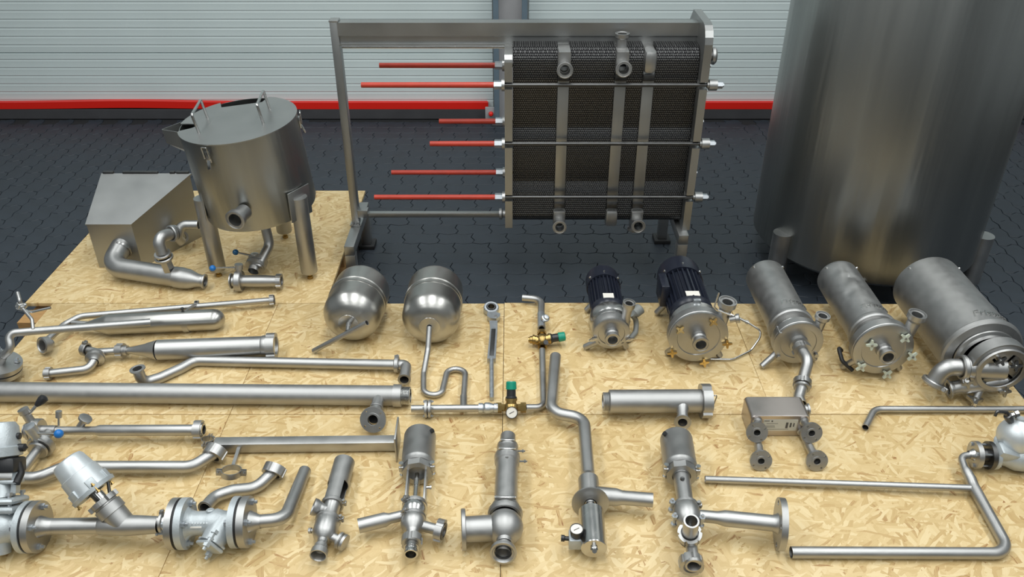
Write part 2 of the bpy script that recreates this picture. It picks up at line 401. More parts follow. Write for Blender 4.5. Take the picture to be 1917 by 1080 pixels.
for rot in (0.0, PI/2):
    for q in range(1):
        vf = paver_vf(0, 0, rot); me = bpy.data.meshes.new('paver'); me.from_pydata(vf[0], [], vf[1]); me.materials.append(MATS['paver']); pm[rot] = me
for x, y, rot in near:
    o = bpy.data.objects.new('paver', pm[rot]); COL.objects.link(o); o.parent = floor
    o.location = (x, y, ZF+random.uniform(-0.0008, 0.0008)+(0.0014 if not rot else 0)); o.rotation_euler = (random.uniform(-.006, .006), random.uniform(-.006, .006), random.uniform(-.008, .008))
big = join(*[([(a, b, c+ZF+(0.0014 if not rot else 0)) for a, b, c in paver_vf(x, y, rot)[0]], paver_vf(x, y, rot)[1]) for x, y, rot in far])
po = mk('pavers', big, 'paver', floor, False); po['kind'] = 'stuff'

# back wall of ribbed sandwich panels
YW = 5.80
def ribbed(x0, x1, z0, z1, y, sl=0.0):
    prof = [(y, z0)]; z = z0+0.004; p = 0.058
    prof = [(y+0.012, z0), (y, z0+0.006)]; z = z0+0.006
    while z+p < z1-0.004:
        prof += [(y, z+p*0.70), (y+0.0022, z+p*0.78), (y+0.0022, z+p*0.86), (y-0.0004, z+p*0.97), (y, z+p)]; z += p
    prof += [(y, z1-0.006), (y+0.012, z1)]
    n = len(prof); v = [(x0, a+sl*x0, b) for a, b in prof]+[(x1, a+sl*x1, b) for a, b in prof]
    return v, [(i, i+1, n+i+1, n+i) for i in range(n-1)]
wall = struct('wall_back', box((0, YW+0.09, 2.2), 12.4, 0.12, 5.0), 'wall_white')
for x0, x1 in ((-6.2, -0.135), (0.115, 6.2)):
    for z0, z1 in ((-0.07, 0.322), (0.322, 1.32), (1.32, 2.32), (2.32, 3.32), (3.32, 4.7)):
        mk('panel', ribbed(x0, x1, z0, z1, YW), 'wall_white', wall, True, 20)
plinth = struct('baseboard_back', box((0, YW-0.01, -0.107), 12.4, 0.06, 0.075, bev=0.004), 'plinth_grey')
# red warning tape, slightly wavy at the left
def tape(x0, x1, wav):
    v, f = [], []; n = 60
    for i in range(n+1):
        x = x0+(x1-x0)*i/n; b = wav*(0.012*math.exp(-((x+2.75)/0.5)**2) - 0.010*max(0, min(1, (x+4)/-1.0+1))*0)
        for z, y in ((-0.068+b*0.8, YW-0.042), (-0.020+b, YW-0.042), (-0.020+b, YW-0.001), (-0.068+b*0.8, YW-0.001)): v.append((x, y, z))
    for i in range(n):
        for k in range(4): f.append((4*i+k, 4*i+(k+1) % 4, 4*i+4+(k+1) % 4, 4*i+4+k))
    f += [(0, 1, 2, 3), (4*n, 4*n+1, 4*n+2, 4*n+3)]
    return v, f
struct('trim_1', tape(-6.2, -0.178, 1), 'red_tape'); struct('trim_2', tape(0.17, 6.2, 0), 'red_tape')
struct('trim_3', box((-0.176, YW-0.03, -0.082), 0.012, 0.03, 0.125), 'red_tape')
# steel column
colm = thing('steel_column', 'blue-grey steel column between the white wall panels', 'column', (-0.012, YW-0.08, ZF)); colm['kind'] = 'structure'
for sx in (-1, 1): mk('column_flange', box((-0.012+sx*0.106, YW-0.06, 2.2), 0.016, 0.19, 4.7, bev=0.003), 'column_blue', colm)
mk('web', box((-0.012, YW-0.10, 2.2), 0.196, 0.012, 4.7), 'column_grey', colm)
for sx in (-1, 1): mk('column_lip', box((-0.012+sx*0.092, YW-0.152, 2.2), 0.03, 0.008, 4.7, bev=0.002), 'column_blue', colm)
ab = VY(919, 213, 5.655); mk('base_plate', box(ab+V3((0.01, 0.012, -0.012)), 0.10, 0.016, 0.115, bev=0.003), 'column_grey', colm); mk('foot_plate', box((-0.012, YW-0.08, ZF+0.008), 0.26, 0.22, 0.014, bev=0.003), 'plinth_grey', colm)
turn(colm, 'anchor_bolt', ab+V3((0, 0.003, 0)), (0, -1, 0.2), [(0, 0.016), (0.012, 0.018), (0.03, 0.013), (0.036, 0)], 'red_tape', 12, label='red anchor bolt cap')
# the other walls of the hall, behind and beside the photographer
struct('wall_left', box((-6.3, 0.5, 2.2), 0.1, 13, 5.0), 'hall_wall'); struct('wall_right', box((6.3, 0.5, 2.2), 0.1, 13, 5.0), 'hall_wall')
struct('wall_rear', box((0, -5.9, 2.2), 12.6, 0.1, 5.0), 'hall_wall')

# ------------------------------------------------------------------ pallets and chipboard sheets
def pallet(x0, x1, y0, y1, label):
    t = thing('pallet', label, 'pallet', ((x0+x1)/2, (y0+y1)/2, ZF), 'pallets under the chipboard sheets'); zt = -0.0185; cx, cy = (x0+x1)/2, (y0+y1)/2; w, d = x1-x0, y1-y0
    for i in range(5): mk('deck_board', box((cx, y0+0.05+(d-0.1)*i/4, zt-0.011), w, 0.10, 0.020), 'pallet_wood', t, False)
    for i in range(3):
        mk('stringer', box((x0+0.05+(w-0.1)*i/2, cy, zt-0.0315), 0.10, d, 0.020), 'pallet_wood', t, False)
        mk('bottom_board', box((x0+0.05+(w-0.1)*i/2, cy, ZF+0.010), 0.10, d, 0.018), 'pallet_wood', t, False)
        for j in range(3): mk('block', box((x0+0.05+(w-0.1)*i/2, y0+0.06+(d-0.12)*j/2, (zt-0.0418+ZF+0.019)/2), 0.095, 0.11, (zt-0.0418)-(ZF+0.019)), 'pallet_wood', t, False)
def sheet(x0, x1, y0, y1, label, rz=0.0):
    t = thing('chipboard_sheet', label, 'board', ((x0+x1)/2, (y0+y1)/2, -0.018), 'chipboard sheets on the pallets')
    o = mk('panel', box(((x0+x1)/2, (y0+y1)/2, -0.009), x1-x0, y1-y0, 0.018, bev=0.0012), 'osb', t, True); t.rotation_euler.z = rz
g = 0.0009
sheet(-2.152, -0.822, 3.092, 4.25, 'chipboard sheet at the back under the lidded steel vat')
sheet(-2.027, -1.032-g, 2.345, 3.088, 'chipboard sheet under the long capsule-shaped bottle and the lever valve')
sheet(-1.032+g, -0.034-g, 2.345, 3.088, 'chipboard sheet under the two expansion vessels')
sheet(-0.034+g, 0.956-g, 2.345, 3.094, 'chipboard sheet under the two black-motor pumps')
sheet(0.956+g, 1.918, 2.345, 3.085, 'chipboard sheet under the three shrouded pumps', -0.004)
sheet(-2.027, -1.032-g, 1.35, 2.341, 'chipboard sheet under the blue-knobbed valve manifold')
sheet(-1.032+g, -0.034-g, 1.35, 2.341, 'chipboard sheet under the square-bar pipe bracket')
sheet(-0.034+g, 1.918, 1.35, 2.341, 'long chipboard sheet under the brazed exchanger and the pipe loop')
pallet(-2.13, -1.50, 2.965, 4.23, 'wooden pallet peeping out below the lever valve, under the sloping steel box')
pallet(-1.47, -0.84, 3.11, 4.23, 'wooden pallet under the lidded steel vat')
pallet(-2.01, -1.05, 2.36, 2.945, 'wooden pallet under the long capsule-shaped bottle')
pallet(-1.02, -0.05, 2.36, 3.075, 'wooden pallet under the two expansion vessels')
pallet(-0.02, 0.94, 2.36, 3.075, 'wooden pallet under the two black-motor pumps')
pallet(0.97, 1.90, 2.36, 3.075, 'wooden pallet under the three shrouded pumps')
pallet(-2.01, -1.05, 1.45, 2.33, 'wooden pallet under the blue-knobbed valve manifold')
pallet(-1.02, -0.05, 1.45, 2.33, 'wooden pallet under the square-bar pipe bracket')
pallet(-0.02, 0.94, 1.45, 2.33, 'wooden pallet under the tall seat valve with the side flange')
pallet(0.97, 1.90, 1.45, 2.33, 'wooden pallet under the steam trap and pipe loop')

# ------------------------------------------------------------------ plate heat exchanger on its stand
Xa, Ya, Za = V3((1, 0, 0)), V3((0, 1, 0)), V3((0, 0, 1))
def plate_exchanger():
    YC = 3.655; YF, YB = 3.525, 3.765                      # front and back of the plate pack
    t = thing('plate_heat_exchanger', 'large plate heat exchanger of many dark plates in a steel frame with red rod sleeves', 'heat exchanger', (0.05, YC, ZF))
    # stands
    for x, zt, yb in ((-0.765, 0.103, 3.87), (0.800, 0.162, 3.93)):
        st = mk('stand_beam', box((x, (3.42+yb+0.025)/2, zt-0.025), 0.048, yb+0.025-3.42, 0.05, bev=0.004), 'steel_sheet', t)
        for y in (3.445, yb):
            mk('leg', box((x, y, (zt-0.05+ZF+0.024)/2), 0.048, 0.05, zt-0.05-ZF-0.024, bev=0.003), 'steel_sheet', t)
            ft = mk('foot', box((x, y, ZF+0.012), 0.085, 0.09, 0.022, bev=0.003), 'black_rubber', t)
    # column and carrying bar
    cl = mk('column', box((-0.765, YC, 0.592), 0.036, 0.05, 0.98, bev=0.003), 'steel_sheet', t)
    mk('column_cap', box((-0.765, YC, 1.086), 0.040, 0.054, 0.008, bev=0.002), 'steel_sheet', cl)
    bp = mk('column_base', box((-0.765, YC, 0.107), 0.056, 0.07, 0.008, bev=0.002), 'steel_sheet', cl)
    for dx in (-0.014, 0.014): turn(cl, 'bolt', (-0.765+dx, YC-0.032, 0.111), Za, [(0, 0.008), (0.008, 0.008), (0.008, 0)], 'steel', 6)
    poly = [(-0.028, 0.0), (0.028, 0.0), (0.028, 0.006), (0.006, 0.006), (0.006, 0.034), (0.028, 0.042), (0.028, 0.098), (-0.028, 0.098), (-0.028, 0.042), (-0.014, 0.034), (-0.014, 0.006), (-0.028, 0.006)]
    mk('carrying_bar', prism(poly, (-0.750, YC, 0.983), Ya, Za, Xa, 1.578), 'steel_sheet', t, False)
    mk('guide_rail', box((0.03, YC-0.03, 0.978), 1.54, 0.012, 0.010, bev=0.002), 'steel_polished', t)
    mk('lower_bar', box((-0.37, YC-0.01, 0.158), 0.76, 0.026, 0.026, bev=0.004), 'steel_sheet', t)
    mk('bar_bracket', box((-0.725, YC-0.01, 0.168), 0.05, 0.04, 0.04, bev=0.003), 'steel_sheet', t)
    turn(t, 'guide_roller', (-0.062, YC-0.05, 0.180), Xa, [(0, 0), (0, 0.026), (0.012, 0.028), (0.018, 0.018), (0.032, 0.018), (0.036, 0.028), (0.05, 0.026), (0.05, 0)], 'steel', 20)
    # notched pressure plate (left) and frame plate (right): outline in (depth, height)
    zr = (0.855, 0.588, 0.326)
    def plate(x0, th, z0, z1, yf, yb, corner, name):
        pts = [(yb, z0), (yb, z1-corner), (yb-corner, z1), (yf+corner, z1)]
        for k in range(1, 5): pts.append((yf+corner-corner*math.sin(PI/2*k/4), z1-corner+corner*math.cos(PI/2*k/4)))
        for z in zr: pts += [(yf, z+0.016), (yf+0.055, z+0.016), (yf+0.055, z-0.016), (yf, z-0.016)]
        pts.append((yf, z0)); poly = [(a, b) for a, b in pts]
        v, f = prism(poly, (x0, 0, 0), Ya, Za, Xa, th)
        o = mk(name, (v, f), 'steel_sheet', t, False); bm = bmesh.new(); bm.from_mesh(o.data); bmesh.ops.triangulate(bm, faces=[q for q in bm.faces if len(q.verts) > 4]); bm.to_mesh(o.data); bm.free(); return o
    plate(-0.032, 0.034, 0.172, 0.985, 3.475, 3.80, 0.03, 'pressure_plate')
    plate(0.800, 0.034, 0.163, 1.105, 3.470, 3.84, 0.075, 'frame_plate')
    # plate pack: rounded top edge, three connector grids divide it
    gx = (0.222, 0.468, 0.588); gw = 0.052
    def pack(x0, x1):
        top, bot, c = 1.000, 0.180, 0.055; poly = [(YB, bot), (YB, top-c)]
        for k in range(7): poly.append((YB-c+c*math.cos(PI/2*k/6), top-c+c*math.sin(PI/2*k/6)))
        for k in range(7): poly.append((YF+c-c*math.sin(PI/2*k/6), top-c+c*math.cos(PI/2*k/6)))
        poly += [(YF, 0.80), (YF+0.004, 0.79), (YF+0.004, 0.66), (YF+0.010, 0.650), (YF+0.004, 0.64), (YF+0.004, 0.40), (YF+0.010, 0.39), (YF+0.004, 0.38), (YF+0.004, 0.23), (YF, 0.22), (YF, bot+0.02), (YF+0.02, bot)]
        n = len(poly); v, f = [], []; k = max(2, int((x1-x0)/0.0062)); pts = []
        for i in range(k*2+1):
            x = x0+(x1-x0)*i/(k*2); d = 0.0 if i % 2 else 0.0016
            for y, z in poly: v.append((x, y+(d if y < YC else -d), z-(d if z > 0.95 else 0)))
        m = k*2+1
        for i in range(m-1):
            for j in range(n): q = (j+1) % n; f.append((i*n+j, i*n+q, i*n+n+q, i*n+n+j))
        f += [tuple(range(n)), tuple(range((m-1)*n, m*n))]
        o = mk('plate_pack', (v, f), 'plate_edges', t, True, 60); return o
    xs = [0.004] + [e for x in gx for e in (x-gw/2, x+gw/2)] + [0.798]
    for a, b in zip(xs[0::2], xs[1::2]): pack(a, b)
    for i, x in enumerate(gx):
        c = mk('connector_grid', box((x, (YF+YB)/2-0.004, 0.575), gw-0.002, YB-YF-0.004, 0.70, bev=0.003), 'steel_sheet', t)
        for z, hgt in ((0.945, 0.10), (0.205, 0.08)):
            has = (i, z > 0.5) in ((0, True), (1, True), (0, False), (2, False)); zc = {True: 0.925, False: 0.188}[z > 0.5]
            if has: blk = mk('corner_block', holed_box((x, YF-0.027, z), gw+0.004, hgt, 0.10, 0.019, zc-z, 0.020 if z > 0.5 else 0.010), 'steel', t)
            else: blk = mk('corner_block', box((x, (YF+YB)/2-0.012, z), gw+0.004, YB-YF+0.03, hgt, bev=0.022 if z > 0.5 else 0.012), 'steel', t)
            if z > .5: mk('block_clip', box((x, YF-0.006, z-0.068), gw*0.95, 0.012, 0.030, bev=0.002), 'steel_dark', blk)
            else: mk('block_clip', box((x, YF-0.006, z+0.062), gw*0.95, 0.012, 0.03, bev=0.002), 'steel_dark', blk)
    def port(p, d, r=0.0255, l=0.036):
        d = V3(d).normalized(); p = V3(p)
        o = turn(t, 'port', p, d, [(0, r*1.1), (l, r), (l*1.15, r*1.32), (l*1.5, r*1.35), (l*1.52, r*1.2), (l*1.45, r*1.15), (l*1.45, r*0.85), (0, r*0.85)], 'steel', 24); return o
    port((gx[0], YF-0.028, 0.925), (0, -1, 0.12)); port((gx[1], YF-0.028, 0.93), (0, -1, 0.12)); port((gx[1], YF+0.045, 0.985), (0, 0, 1), 0.023, 0.045)
    port((gx[0], YF-0.028, 0.185), (0, -1, 0.12), 0.0245); port((gx[2], YF-0.028, 0.190), (0, -1, 0.12), 0.0245); port((gx[2]-0.004, YF+0.03, 0.165), (0, 0, -1), 0.022, 0.03)
    turn(t, 'blind_cap', (0.834, YC-0.08, 0.955), Xa, [(0, 0.02), (0.025, 0.02), (0.025, 0.036), (0.036, 0.038), (0.044, 0.03), (0.044, 0)], 'steel', 24)
    # tie rods, nuts, red sleeves
    fr = ((0.855, -0.645), (0.588, -0.365), (0.326, -0.635)); bk = ((0.855, -0.605), (0.588, -0.345), (0.326, -0.590))
    for rows, y in ((fr, 3.487), (bk, 3.765)):
        for z, xe in rows:
            r = turn(t, 'tie_rod', (-0.09, y, z), Xa, [(0, 0), (0, 0.0085), (0.98, 0.0085), (0.98, 0)], 'steel_dark', 14)
            mk('rod_sleeve', lathe((xe, y, z), Xa, [(0, 0.004), (0, 0.0115), (-0.004-xe-0.072, 0.0125), (-0.004-xe-0.072, 0.004)], 14), 'red_plastic', t, label='red plastic sleeve over the rod end')
            turn(t, 'rod_nut', (-0.078, y, z), Xa, [(0, 0.006), (0, 0.019), (0.034, 0.019), (0.034, 0.006)], 'galvanised', 6)
            turn(t, 'rod_washer', (-0.045, y, z), Xa, [(0, 0.008), (0, 0.026), (0.013, 0.026), (0.013, 0.008)], 'steel', 20)
            turn(t, 'rod_bushing', (0.834, y, z), Xa, [(0, 0.012), (0, 0.015), (0.008, 0.015), (0.008, 0.024), (0.042, 0.024), (0.042, 0.008)], 'steel', 20)
            turn(t, 'end_nut', (0.876, y, z), Xa, [(0, 0.006), (0, 0.016), (0.024, 0.016), (0.024, 0.009), (0.03, 0.009), (0.03, 0)], 'galvanised', 6)
plate_exchanger()

# ------------------------------------------------------------------ big tank
def big_tank():
    cx, cy, R, z0 = 1.765, 3.734, 0.528, 0.0
    t = thing('storage_tank', 'tall cylindrical stainless steel tank on short tube legs by the back wall', 'tank', (cx, cy, ZF))
    prof = [(0.0, 0.0), (0.005, R*0.55), (0.0, R-0.06), (0.006, R-0.012), (0.02, R), (0.42, R), (0.425, R), (0.43, R), (1.55, R), (1.58, R-0.01), (1.66, R*0.7), (1.71, R*0.3), (1.72, 0)]
    b = turn(t, 'shell', (cx, cy, z0), Za, prof, 'steel_tank', 96)
    for i, a in enumerate((math.atan2(3.474-cy, 2.223-cx), math.atan2(-0.234, -0.473), PI/2+0.15, math.atan2(.35, .9))):
        if i == 3: continue
        p = V3((cx+(R+0.005)*math.cos(a), cy+(R+0.005)*math.sin(a), 0)); out = V3((math.cos(a), math.sin(a), 0))
        lg = turn(t, 'leg', (p.x, p.y, ZF+0.03), Za, [(0, 0), (0, 0.046), (0.250, 0.046), (0.250, 0.0)], 'steel', 24)
        turn(lg, 'foot', (p.x, p.y, ZF), Za, [(0, 0), (0, 0.03), (0.012, 0.03), (0.015, 0.014), (0.04, 0.014)], 'steel_dark', 16)
    for a, z in ((math.radians(206), 0.075), (math.radians(252), 0.03)):
        turn(t, 'stud', (cx+R*math.cos(a), cy+R*math.sin(a), z), (math.cos(a), math.sin(a), 0), [(0, 0.008), (0.012, 0.008), (0.012, 0)], 'steel_polished', 8)
    # hatch neck on the roof, above the frame
    turn(t, 'manhole', (cx, cy, 1.70), Za, [(0, 0.2), (0.1, 0.2), (0.1, 0.22), (0.13, 0.22), (0.15, 0)], 'steel_tank', 40)
big_tank()

# ------------------------------------------------------------------ lidded vat
def vat():
    cx, cy, R, z0, z1 = -1.115, 3.447, 0.247, 0.31, 0.728
    t = thing('lidded_vat', 'round stainless vat with a flat two-handled lid standing on three tube legs', 'vat', (cx, cy, 0))
    turn(t, 'shell', (cx, cy, z0), Za, [(0.03, 0.0), (-0.012, R*0.5), (0.0, R-0.02), (0.008, R-0.004), (0.02, R), (z1-z0, R), (z1-z0, R-0.003), (0.03, R-0.003), (0.02, 0.05), (0.03, 0)], 'steel_tank', 72)
    # lid: disc with a straight cut at the back and a round notch on the left
    Rl = R+0.004; pts = []; n = 120
    acut0, acut1 = math.radians(72), math.radians(122); an = math.radians(190)
    for i in range(n):
        a = 2*PI*i/n; x, y = Rl*math.cos(a), Rl*math.sin(a)
        if acut0 < a < acut1:
            w = (a-acut0)/(acut1-acut0)
            if w < 0.03 or w > 0.97: pass
            p0 = V3((0.93*Rl*math.cos(acut0), 0.76*Rl*math.sin(acut0), 0)); p1 = V3((0.93*Rl*math.cos(acut1), 0.72*Rl*math.sin(acut1), 0)); q = p0.lerp(p1, w); x, y = q.x, q.y
        if abs(a-an) < 0.14:
            k = (a-an)/0.14; dpt = math.sqrt(max(0, 1-k*k))*0.075; rr = Rl-0.004-dpt; x, y = rr*math.cos(an)-0.036*k*-math.sin(an)*0 + 0, rr*math.sin(an); x += -math.sin(an)*0.036*k; y += math.cos(an)*0.036*k
        pts.append((x, y))
    lid = mk('lid', prism(pts, (cx, cy, z1), Xa, Ya, Za, 0.005), 'steel_sheet', t, False)
    for hx in (-0.135, 0.125):
        p0, p1 = V3((cx+hx, cy-0.085+hx*0.2, z1+0.004)), V3((cx+hx-0.012, cy+0.075+hx*0.2, z1+0.004))
        pp = [p0, p0+V3((-0.006, 0, 0.082)), p1+V3((-0.006, 0, 0.082)), p1]
        mk('lid_handle', tube(fillet(pp, 0.008, 4), 0.006, None, 10, True), 'steel_polished', lid)
    # pouring spout at the left
    s0 = V3((cx-R*0.985, cy-0.03, 0)); out = V3((-0.97, -0.17, 0)).normalized(); tn = V3((-out.y, out.x, 0))
    for sgn in (-1, 1):
        a = s0+tn*0.055*sgn; b = s0+out*0.075
        mk('spout_wall', prism([(0, z1-0.075), ((b-a).length, z1-0.06), ((b-a).length, z1+0.004), (0, z1+0.004)], (a.x, a.y, 0), (b-a).normalized(), Za, tn*sgn, 0.003), 'steel_sheet', t, False)
    v = [s0+tn*0.055+Za*(z1-0.075), s0-tn*0.055+Za*(z1-0.075), s0+out*0.075+Za*(z1-0.06), s0+Za*(z1-0.12)]
    mk('spout_base', (v, [(0, 1, 2), (0, 2, 3), (1, 3, 2), (0, 3, 1)]), 'steel_sheet', t, False)
    # toggle latches
    for a in (math.radians(253), math.radians(12)):
        o = V3((math.cos(a), math.sin(a), 0)); tn = V3((-o.y, o.x, 0)); p = V3((cx, cy, 0))+o*(R+0.004)
        la = mk('latch', box(p+Za*(z1-0.05), 0.026, 0.008, 0.05, tn, o, Za, 0.002), 'steel_polished', t)
        w = [p+tn*0.012+Za*(z1-0.055)+o*0.008, p+tn*0.012+Za*(z1-0.004)+o*0.010, p-tn*0.012+Za*(z1-0.004)+o*0.010, p-tn*0.012+Za*(z1-0.055)+o*0.008]
        mk('latch_loop', tube(fillet(w, 0.004, 4), 0.003, None, 8, True), 'steel_polished', la)
        mk('latch_lever', box(p+Za*(z1-0.082)+o*0.008, 0.016, 0.006, 0.04, tn, o+Za*0.3, Za-o*0.3, 0.002), 'steel_polished', la)
    # legs
    for i, (fx, fy) in enumerate(((-1.364, 3.326), (-0.935, 3.306), (-1.141, 3.700))):
        bx_, by_ = cx-0.028, cy-0.018; out = V3((fx-bx_, fy-by_, 0)).normalized(); p = V3((fx, fy, 0))
        top = 0.40 if i != 1 else 0.415
        lg = turn(t, 'leg', (p.x, p.y, 0.035), Za, [(0, 0), (0.0, 0.036), (0.004, 0.038), (top-0.035, 0.038), (top-0.035, 0.0)], 'steel', 24)
        turn(lg, 'foot', (p.x, p.y, 0), Za, [(0, 0), (0, 0.014), (0.012, 0.014), (0.014, 0.009), (0.04, 0.009)], 'brass', 12)
        tn = V3((-out.y, out.x, 0))
        mk('leg_plate', box(V3((bx_, by_, 0.385))+out*(R+0.000), 0.13, 0.006, 0.14, tn, out, Za, 0.002), 'steel_sheet', t)
    # side port and drain pipe with two butterfly valves
    d = V3((-0.22, -1, 0.0)).normalized(); p = VY(439, 413, 3.085)-d*0.057
    r = 0.033
    turn(t, 'side_port', p-d*0.03, d, [(0, r), (0.06, r), (0.066, r*1.3), (0.085, r*1.32), (0.087, r*1.15), (0.083, r*1.12), (0.083, r*0.86), (0.0, r*0.86), (0, 0)], 'steel', 28)
    yb = 3.36
    a = VY(496, 428, 3.40); b = VY(505, 458, 3.37); c = VY(483, 500, 3.27)
    turn(t, 'drain_socket', a+Za*0.06, -Za, [(0, 0.03), (0.05, 0.034), (0.056, 0.025)], 'steel', 20)
    pipe(t, [a+Za*0.06, b, c], 0, 2.2, 'steel', rm=0.0225, name='drain_pipe', world=True)
    axis = V3(c-b).normalized()
    q = G(478, 503, 0.062)
    dv = turn(t, 'valve_body', q+V3((0.01, 0.04, 0.03)), V3((-0.15, -0.9, -0.35)), [(0, 0.03), (0.006, 0.046), (0.026, 0.046), (0.03, 0.038), (0.034, 0.046), (0.05, 0.046), (0.056, 0.026), (0.075, 0.024)], 'steel', 28)
    A, B = G(432, 526, 0.049), G(526, 526, 0.049); dd = (B-A).normalized(); n = (B-A).length
    turn(t, 'cross_pipe', A+dd*0.05, dd, [(0, 0.028), (0.01, 0.026), (n*0.42, 0.027), (n*0.7, 0.024), (n-0.065, 0.023), (n-0.06, 0.020), (0, 0.020)], 'steel')
    nut(t, B-dd*0.008, dd, 0.033, 0.020, 0.022, 'steel', 6)
    ferrule(t, A, -dd, 0.024, k=1.45)
    v2 = ring(t, 'valve_body', A+dd*0.038, dd, 0.048, 0.018, 0.030, 'steel')
    for base, tip, ball_c, m in ((V3(A+dd*0.038), (447, 500), (398, 502), 'blue_plastic'), (V3(q)+V3((0.0, 0.01, 0.0)), (477, 480), (441, 472), 'blue_dark')):
        top = G(tip[0], tip[1], 0.115); hub = turn(t, 'valve_neck', base, top-base, [(0.03, 0.014), ((top-base).length-0.012, 0.013), ((top-base).length-0.010, 0.018), ((top-base).length+0.014, 0.018), ((top-base).length+0.014, 0)], 'steel', 16)
        e = G(ball_c[0], ball_c[1], 0.13)
        lv = mk('lever', tube([top, e], 0.0045, None, 8, True), 'steel_polished', t)
        mk('lever_knob', ball(e, 0.014), m, lv, label='blue ball knob')
    for ch in t.children:                                   # the vat stands slightly tilted on its legs
        if ch.name.split('.')[0] in ('shell', 'lid', 'latch', 'spout_wall', 'spout_base'): ch.rotation_euler = (0.05, -0.08, 0)
vat()

# ------------------------------------------------------------------ hopper box with bent outlet
def hopper():
    t = thing('hopper_box', 'sloping-topped stainless sheet box with a thick bent outlet pipe beside the vat', 'steel box', (-1.80, 3.55, 0))
    f0, f1, b0, b1 = (-1.952, 3.40), (-1.747, 3.40), (-1.985, 3.715), (-1.560, 3.715); zf, zb = 0.226, 0.335
    v = [(*f0, 0), (*f1, 0), (*b1, 0), (*b0, 0), (*f0, zf), (*f1, zf), (*b1, zb), (*b0, zb)]
    mk('box_body', (v, [(0, 3, 2, 1), (0, 1, 5, 4), (1, 2, 6, 5), (2, 3, 7, 6), (3, 0, 4, 7)]), 'steel_sheet', t, False)
    th = 0.006; w = [(-1.956, 3.396, zf), (-1.745, 3.396, zf), (-1.552, 3.72, zb), (-1.989, 3.72, zb)]
    mk('top_cover', ([*w] + [(a, b, c+th) for a, b, c in w], [(0, 3, 2, 1), (4, 5, 6, 7), (0, 1, 5, 4), (1, 2, 6, 5), (2, 3, 7, 6), (3, 0, 4, 7)]), 'steel_sheet', t, False)
    for x, l in ((-1.955, 0.05), (-1.80, 0.17), (-1.645, 0.024), (-1.595, 0.06)):
        mk('hinge_tab', box((x, 3.724, zb+0.008), l, 0.016, 0.014, bev=0.002), 'steel_dark', t)
    # outlet: from the front face, bend to the right, reducer, ferrule
    r = 0.046
    a = VY(228, 462, 3.40); a = V3((-1.835, 3.40, 0.10))
    e = G(352, 522, 0.052); k = G(222, 500, 0.062)
    P = [V3((-1.822, 3.42, 0.115)), V3((-1.838, 3.29, 0.07)), e]
    pipe(t, P, 0, 1.5, 'steel', rm=r, name='outlet_pipe', world=True, wall=0.08, seg=28)
    ring(t, 'weld_collar', P[0]+V3((0.002, -0.028, -0.012)), P[1]-P[0], r*1.06, r*0.9, 0.012, 'steel_polished')
    d = (G(384, 527, 0.042)-e).normalized(); n = (G(384, 527, 0.042)-e).length
    turn(t, 'reducer', e-d*0.06, d, [(0, r*1.03), (0.03, r*1.06), (0.07, r*0.95), (n*0.7+0.05, 0.030), (n+0.05, 0.027), (n+0.05, 0.022), (0, 0.02)], 'steel', 28)
    ferrule(t, e+d*n, d, 0.028, k=1.2)
    # side branch with union and elbows to the vat
    s = G(318, 508, 0.085); u = G(307, 482, 0.165)
    turn(t, 'branch_stub', s, u-s, [(0, 0.027), ((u-s).length, 0.027)], 'steel', 6)
    clamp(t, u, u-s, 0.040, 0.016, ear=False); ring(t, 'union_ring', u+(u-s).normalized()*0.02, u-s, 0.036, 0.02, 0.010, 'steel')
    w = u+(u-s).normalized()*0.02
    pts = [w, w+V3((-0.012, 0.012, 0.075)), G(322, 437, 0.245)]
    pipe(t, pts, 0, 1.6, 'steel', rm=0.026, name='elbow', world=True)
    dd = (pts[2]-pts[1]).normalized()
    clamp(t, pts[2], dd, 0.038, 0.018, (0, 0, 1), ear=False); ferrule(t, pts[2]+dd*0.02, dd, 0.026)
hopper()
# loose elbow pipe between the box and the vat
el = thing('elbow_pipe', 'short hooked pipe end between the sheet box and the vat leg', 'pipe', G(350, 448, 0))
pipe(el, [(372, 421, 0.14), (338, 421, 0.14), (332, 445, 0.09), (340, 452, 0.06)], 9, 1.9, name='bent_tube')
ferrule(el, G(341, 444, 0.065), (0.55, -0.75, 0.3), 0.024, k=1.3)

# ------------------------------------------------------------------ expansion vessels
def vessel(t, nip, far, r, z):
    a, b = G(*nip, z), far; d = (b-a).normalized(); n = (b-a).length; k = r
    prof = [(0, 0.0), (0.0, r*0.34)]
    for i in range(1, 9): q = PI/2*i/8; prof.append((0.62*r*(1-math.cos(q)), r*0.34+(r-r*0.34)*math.sin(q)))
    m = n*0.50
    prof += [(m-0.016, r), (m-0.015, r*1.025), (m-0.011, r*1.03), (m-0.008, r*1.0), (m+0.008, r*1.0), (m+0.011, r*1.03), (m+0.015, r*1.025), (m+0.016, r)]
    for i in range(0, 9): q = PI/2*i/8; prof.append((n-0.55*r*(1-math.sin(q)), r*math.cos(q)*0.999 if i < 8 else 0))
    turn(t, 'vessel_shell', a, d, prof, 'steel_vessel', 56)
    ring(t, 'port_flange', a+d*0.001, d, r*0.36, r*0.08, 0.006, 'steel_polished'); return a, d
mat('steel_vessel', (0.46, 0.455, 0.435), 0.32, 1, 0.06, 12)
v1 = thing('expansion_vessel', 'capsule-shaped steel expansion vessel with one slanting loose-ended pipe', 'vessel', G(655, 600, 0))
r1 = 0.117
a, d = vessel(v1, (652, 606), G(652, 606, r1+0.004)*1.0 + V3((0.022, 0.318, 0)), r1, r1+0.004)
e1, e2 = G(587, 657, 0.012), G(687, 604, 0.178)
